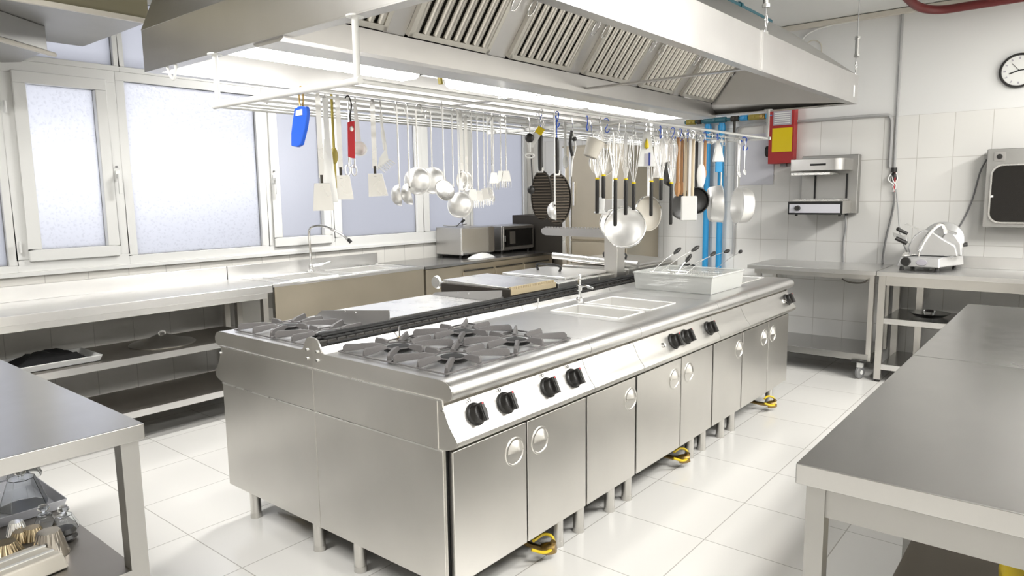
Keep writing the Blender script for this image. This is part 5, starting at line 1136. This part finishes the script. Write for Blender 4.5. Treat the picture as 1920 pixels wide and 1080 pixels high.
# ================================================================== DUCTS TOP LEFT
d1 = thing('exhaust_duct', 'wide grey duct at the top left in front of the windows', 'duct', (.8, 4.65, 2.5))
MB().box(-1.8, 1.80, 4.02, 4.93, 2.45, 2.93).build('duct_box', 'duct', d1, bev=.004)
MB().box(-1.8, 1.81, 4.0, 4.02, 2.44, 2.465).build('flange', 'cream', d1)
MB().box(-1.8, 1.80, 4.010, 4.019, 2.466, 2.93).build('shaded_face', 'ductdark', d1)  # darker sheet stands for the shadow on the duct front
d2 = thing('lower_duct', 'smaller grey duct with a pale rod along its edge below the big duct', 'duct', (.3, 4.7, 2.3))
MB().prism([(-1.8, 4.2), (1.18, 4.28), (1.46, 4.50), (1.47, 4.98), (1.40, 5.07), (-1.8, 5.07)], 2, 2.32, 2.448).build('duct_box', 'duct', d2, bev=.003)
MB().cyl((-.8, 2.95, 2.305), (1.14, 4.25, 2.305), .013, n=10).cyl((1.14, 4.25, 2.305), (1.50, 4.52, 2.305), .013, n=10).build('edge_rod', 'cream', d2)

# ================================================================== RIGHT TABLES (foreground)
def aisle_table(lab, tx0, tx1):
    ty0, ty1 = -1.0, .49
    t = thing('work_table', lab, 'table', ((tx0 + tx1) / 2, -.3, 0), 0, 'big work tables in the right foreground')
    MB().box(tx0, tx1, ty0, ty1, .822, .872).build('top', 'table', t, bev=.003)
    for x, y in ((tx0 + .045, ty1 - .04), (tx1 - .055, ty1 - .04), (tx0 + .045, ty0 + .04), (tx1 - .055, ty0 + .04)): leg_sq(x, y, .8215, .021).build('leg', 'duct', t)
    MB().box(tx0 + .03, tx0 + .045, ty0 + .06, ty1 - .06, .745, .8218).build('apron', 'duct', t); MB().box(tx0 + .07, tx1 - .08, ty1 - .045, ty1 - .03, .745, .8218).build('apron', 'duct', t)
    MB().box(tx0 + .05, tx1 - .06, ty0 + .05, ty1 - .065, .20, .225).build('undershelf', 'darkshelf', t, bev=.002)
aisle_table('large stainless work table in the right foreground, its corner nearest the camera', 1.62, 2.985)
aisle_table('farther stainless work table butted to the end of the right foreground one', 2.988, 4.52)

# ================================================================== LEFT TABLE
lt = thing('work_table', 'stainless work table with an undershelf in the left foreground', 'table', (.1, 2.75, 0))
lx0, lx1, ly0, ly1 = -.8, .81, 2.03, 3.42
MB().box(lx0, lx1, ly0, ly1, .826, .872).build('top', 'table', lt, bev=.0025)
for x, y in ((.775, 2.075), (.775, 3.37), (-.75, 2.075), (-.75, 3.37)): leg_sq(x, y, .8255, .024).build('leg', 'duct', lt)
MB().box(-.75, .77, 2.06, 3.38, .43, .445).box(-.75, .795, 2.052, 2.062, .41, .447).build('undershelf', 'dark_steel', lt, bev=.002)
MB().box(-.75, .752, 2.048, 2.053, .395, .447).build('shelf_edge', 'duct', lt)
SH = .446
def onshelf(px, py): p = at(px, py, 2, SH); return p.x, p.y
# two clear plastic trays
def tray(lab, px, py, w, d, h, rz, m='clear', grp=None, lift=0):
    x, y = onshelf(px, py); t = thing('plastic_tray', lab, 'tray', (x, y, SH + lift), rz, grp, False)
    opentub(MB(), -w, w, -d, d, .001, h, .003, .015).build('shell', m, t, bev=.004); return t, x, y
def tray2(lab, xr, yn, xl, yf, z=SH):
    t = thing('plastic_tray', lab, 'tray', ((xl + xr) / 2, (yn + yf) / 2, z), 0, 'plastic trays on the left undershelf')
    opentub(MB(), xl, xr, yn, yf, z, z + .035, .003, .012).build('shell', 'traypla', t, bev=.004)
tray2('clear plastic tray farthest back on the left undershelf', .79, 3.03, .25, 3.34)
tray2('pale plastic tray holding the clear cone-shaped cover on the left undershelf', .79, 2.66, .25, 3.01)
def dome(lab, px, py, r, h, lift=.006):
    x, y = onshelf(px, py); t = thing('glass_cover', lab, 'glass cover', (x, y, SH + lift), 0, 'glass covers on the left undershelf', False)
    pr = [(r, 0), (r * .96, .01), (r * .62, h * .85), (r * .55, h), (0, h)]; n = 8
    MB().lathe(pr + [(0, h - .003), (r * .53, h - .003), (r * .6, h * .82), (r * .93, .008), (r * .97, 0), (r, 0)], (0, 0, 0), (0, 0, 1), 8).build('cone', 'clear', t, smooth=20)
    MB().lathe([(.0, h + .03), (.014, h + .028), (.018, h + .016), (.008, h + .006), (.01, h)], (0, 0, 0), (0, 0, 1), 12).build('knob', 'clear', t)
dome('faceted clear cover standing in the pale tray', 45, 950, .075, .10)
dome('faceted clear cover in the back tray at the left edge', 46, 896, .06, .06)
dome('round clear glass dish right of the metal moulds', 122, 990, .042, .045, .001)
dome('small clear glass cup between the tray and the metal moulds', 85, 985, .035, .04, .001)
def mould(lab, px, py, r, h, m, rz=0):
    x, y = onshelf(px, py); t = thing('fluted_mould', lab, 'mould', (x, y, SH), rz, 'metal moulds on the left undershelf', False)
    n = 24; vs = []; fs = []
    prof = [(r * 1.05, 0), (r, .004), (r * .62, h), (r * .58, h), (r * .95, .004)]
    for q, (rr, z) in enumerate(prof):
        for i in range(n * 2): vs.append((rr * (1 + (.03 if i % 2 else -.03)) * math.cos(PI * i / n), rr * (1 + (.03 if i % 2 else -.03)) * math.sin(PI * i / n), z))
    for q in range(len(prof) - 1):
        for i in range(n * 2): fs.append((q * 2 * n + i, q * 2 * n + (i + 1) % (2 * n), (q + 1) * 2 * n + (i + 1) % (2 * n), (q + 1) * 2 * n + i))
    fs.append(tuple(3 * 2 * n + i for i in range(2 * n)))
    MB().add(vs, fs).build('fluted_wall', m, t, smooth=50); return t
mould('shiny fluted metal mould upside down, the largest on the left undershelf', 95, 1040, .048, .075, 'darkchrome')
mould('small brassy metal mould behind the shiny fluted one', 62, 1008, .035, .035, 'gold')
mould('small brassy metal mould at the far left of the heap', 40, 1012, .032, .03, 'gold')
mould('small silver metal mould beside the pale tray edge', 32, 1000, .03, .04, 'chrome')
mould('dark metal mould at the left edge under the tray', 12, 1040, .045, .04, 'gold')
x, y = onshelf(122, 1012)
o = MB().lathe([(0, .0), (.03, .0), (.036, .01), (.03, .02), (.034, .028), (.026, .04), (0, .042)], (x, y, SH), (0, 0, 1), 20).build('black_plug', 'black', smooth=40); recentre(o); tag(o, 'round black rubber plug right behind the shiny mould', 'plug')
x, y = onshelf(12, 1088)
t = thing('white_box', 'white ribbed box at the bottom left corner of the undershelf', 'box', (x, y, SH), .1, None, False)
MB().hexa([(-.16, -.08, .001), (.13, -.08, .001), (.13, .06, .001), (-.16, .06, .001), (-.15, -.07, .05), (.12, -.07, .05), (.10, .05, .05), (-.15, .05, .05)]).build('body', 'cream', t, bev=.006)
MB().box(-.15, .11, -.04, -.03, .049, .053).box(-.15, .11, .01, .02, .049, .053).build('ribs', 'white', t)
# yellow bag under the right table
yo = MB(); n = 14; vs = []; m = 10
for j in range(m + 1):
    for i in range(n):
        a = 2 * PI * i / n; b = j / m; r = .17 * (math.sin(PI * min(1, b * .85 + .12)) ** .5) * (1 + .08 * math.sin(a * 5 + b * 7) + random.uniform(-.03, .03))
        vs.append((2.50 + r * .8 * math.cos(a), -.02 + r * math.sin(a), .226 + .34 * b))
yo.add(vs, [(j * n + i, j * n + (i + 1) % n, (j + 1) * n + (i + 1) % n, (j + 1) * n + i) for j in range(m) for i in range(n)] + [tuple(range(n)), tuple(m * n + i for i in range(n))])
o = yo.build('rubbish_bag', 'yellowp', smooth=70); recentre(o); tag(o, 'crumpled yellow plastic bag on the undershelf of the right table at the picture edge', 'bag')

# ================================================================== LIGHT
def area(name, loc, rot, sx, sy, power, col=(1, 1, 1)):
    l = bpy.data.lights.new(name, 'AREA'); l.shape = 'RECTANGLE'; l.size = sx; l.size_y = sy; l.energy = power; l.color = col
    o = bpy.data.objects.new(name, l); COL.objects.link(o); o.location = loc; o.rotation_euler = rot; return o
def unseen_ceiling_light(lab, x, y, power, sx=1.2, sy=.3):  # out-of-view fixtures put in to light the room
    t = thing('unseen_ceiling_light', lab, 'ceiling light', (x, y, ZC), 0, 'ceiling fluorescent lights')
    MB().box(x - sx / 2, x + sx / 2, y - sy / 2, y + sy / 2, ZC - .06, ZC - .001).build('housing', 'white', t, bev=.004)
    MB().box(x - sx / 2 + .02, x + sx / 2 - .02, y - sy / 2 + .02, y + sy / 2 - .02, ZC - .068, ZC - .058).build('diffuser', 'ceil_lamp', t, bev=.003)
    area('ceiling_lamp', (x, y, ZC - .075), (0, 0, 0), sx, sy, power, (1, .985, .95))
unseen_ceiling_light('ceiling light over the right aisle near the camera', 1.6, -.5, 46)
unseen_ceiling_light('ceiling light over the far right aisle', 4.1, -.9, 62)
unseen_ceiling_light('added ceiling light over the front left corner', -.4, 2.6, 58)
unseen_ceiling_light('added ceiling light over the back right of the room', 5.3, -1.4, 40)
unseen_ceiling_light('added ceiling light behind the camera', -1.4, -1.2, 14)
unseen_ceiling_light('added ceiling light over the left aisle', 3.6, 3.85, 42)
# daylight outside the frosted windows: added area lamps, the narrow one for the bright pane band
area('pane_band_light', (2.1, YL + .55, 1.72), (-PI / 2, 0, 0), 2.2, .26, 3.4, (1, 1, 1))
area('sky_daylight', (3.4, YL + 1.6, 2.1), (-PI / 2, 0, 0), 6.5, 2.2, 10, (.96, .97, 1))
wd = bpy.data.worlds.new('World'); S.world = wd; wd.use_nodes = True
wd.node_tree.nodes['Background'].inputs[0].default_value = (.90, .915, 1, 1); wd.node_tree.nodes['Background'].inputs[1].default_value = .5

# ================================================================== CAMERA / VIEW
cd_ = bpy.data.cameras.new('Camera'); cam = bpy.data.objects.new('Camera', cd_); COL.objects.link(cam)
cd_.sensor_width = 36; cd_.lens = F / 1920 * 36; cd_.clip_start = .02
rot = Matrix((RX, UP, -_f)).transposed().to_4x4(); cam.matrix_world = Matrix.Translation(CAM) @ rot
S.camera = cam
for o in list(WL):
    if '_wl' in o: del o['_wl']
S.view_settings.view_transform = 'Standard'; S.view_settings.look = 'None'; S.view_settings.exposure = 0.6; S.view_settings.gamma = 1
S.view_settings.use_curve_mapping = False
S.cycles.use_denoising = True; S.cycles.max_bounces = 8; S.cycles.diffuse_bounces = 4; S.cycles.glossy_bounces = 6; S.cycles.transmission_bounces = 6
S.cycles.sample_clamp_indirect = 6; S.cycles.caustics_reflective = False; S.cycles.caustics_refractive = False
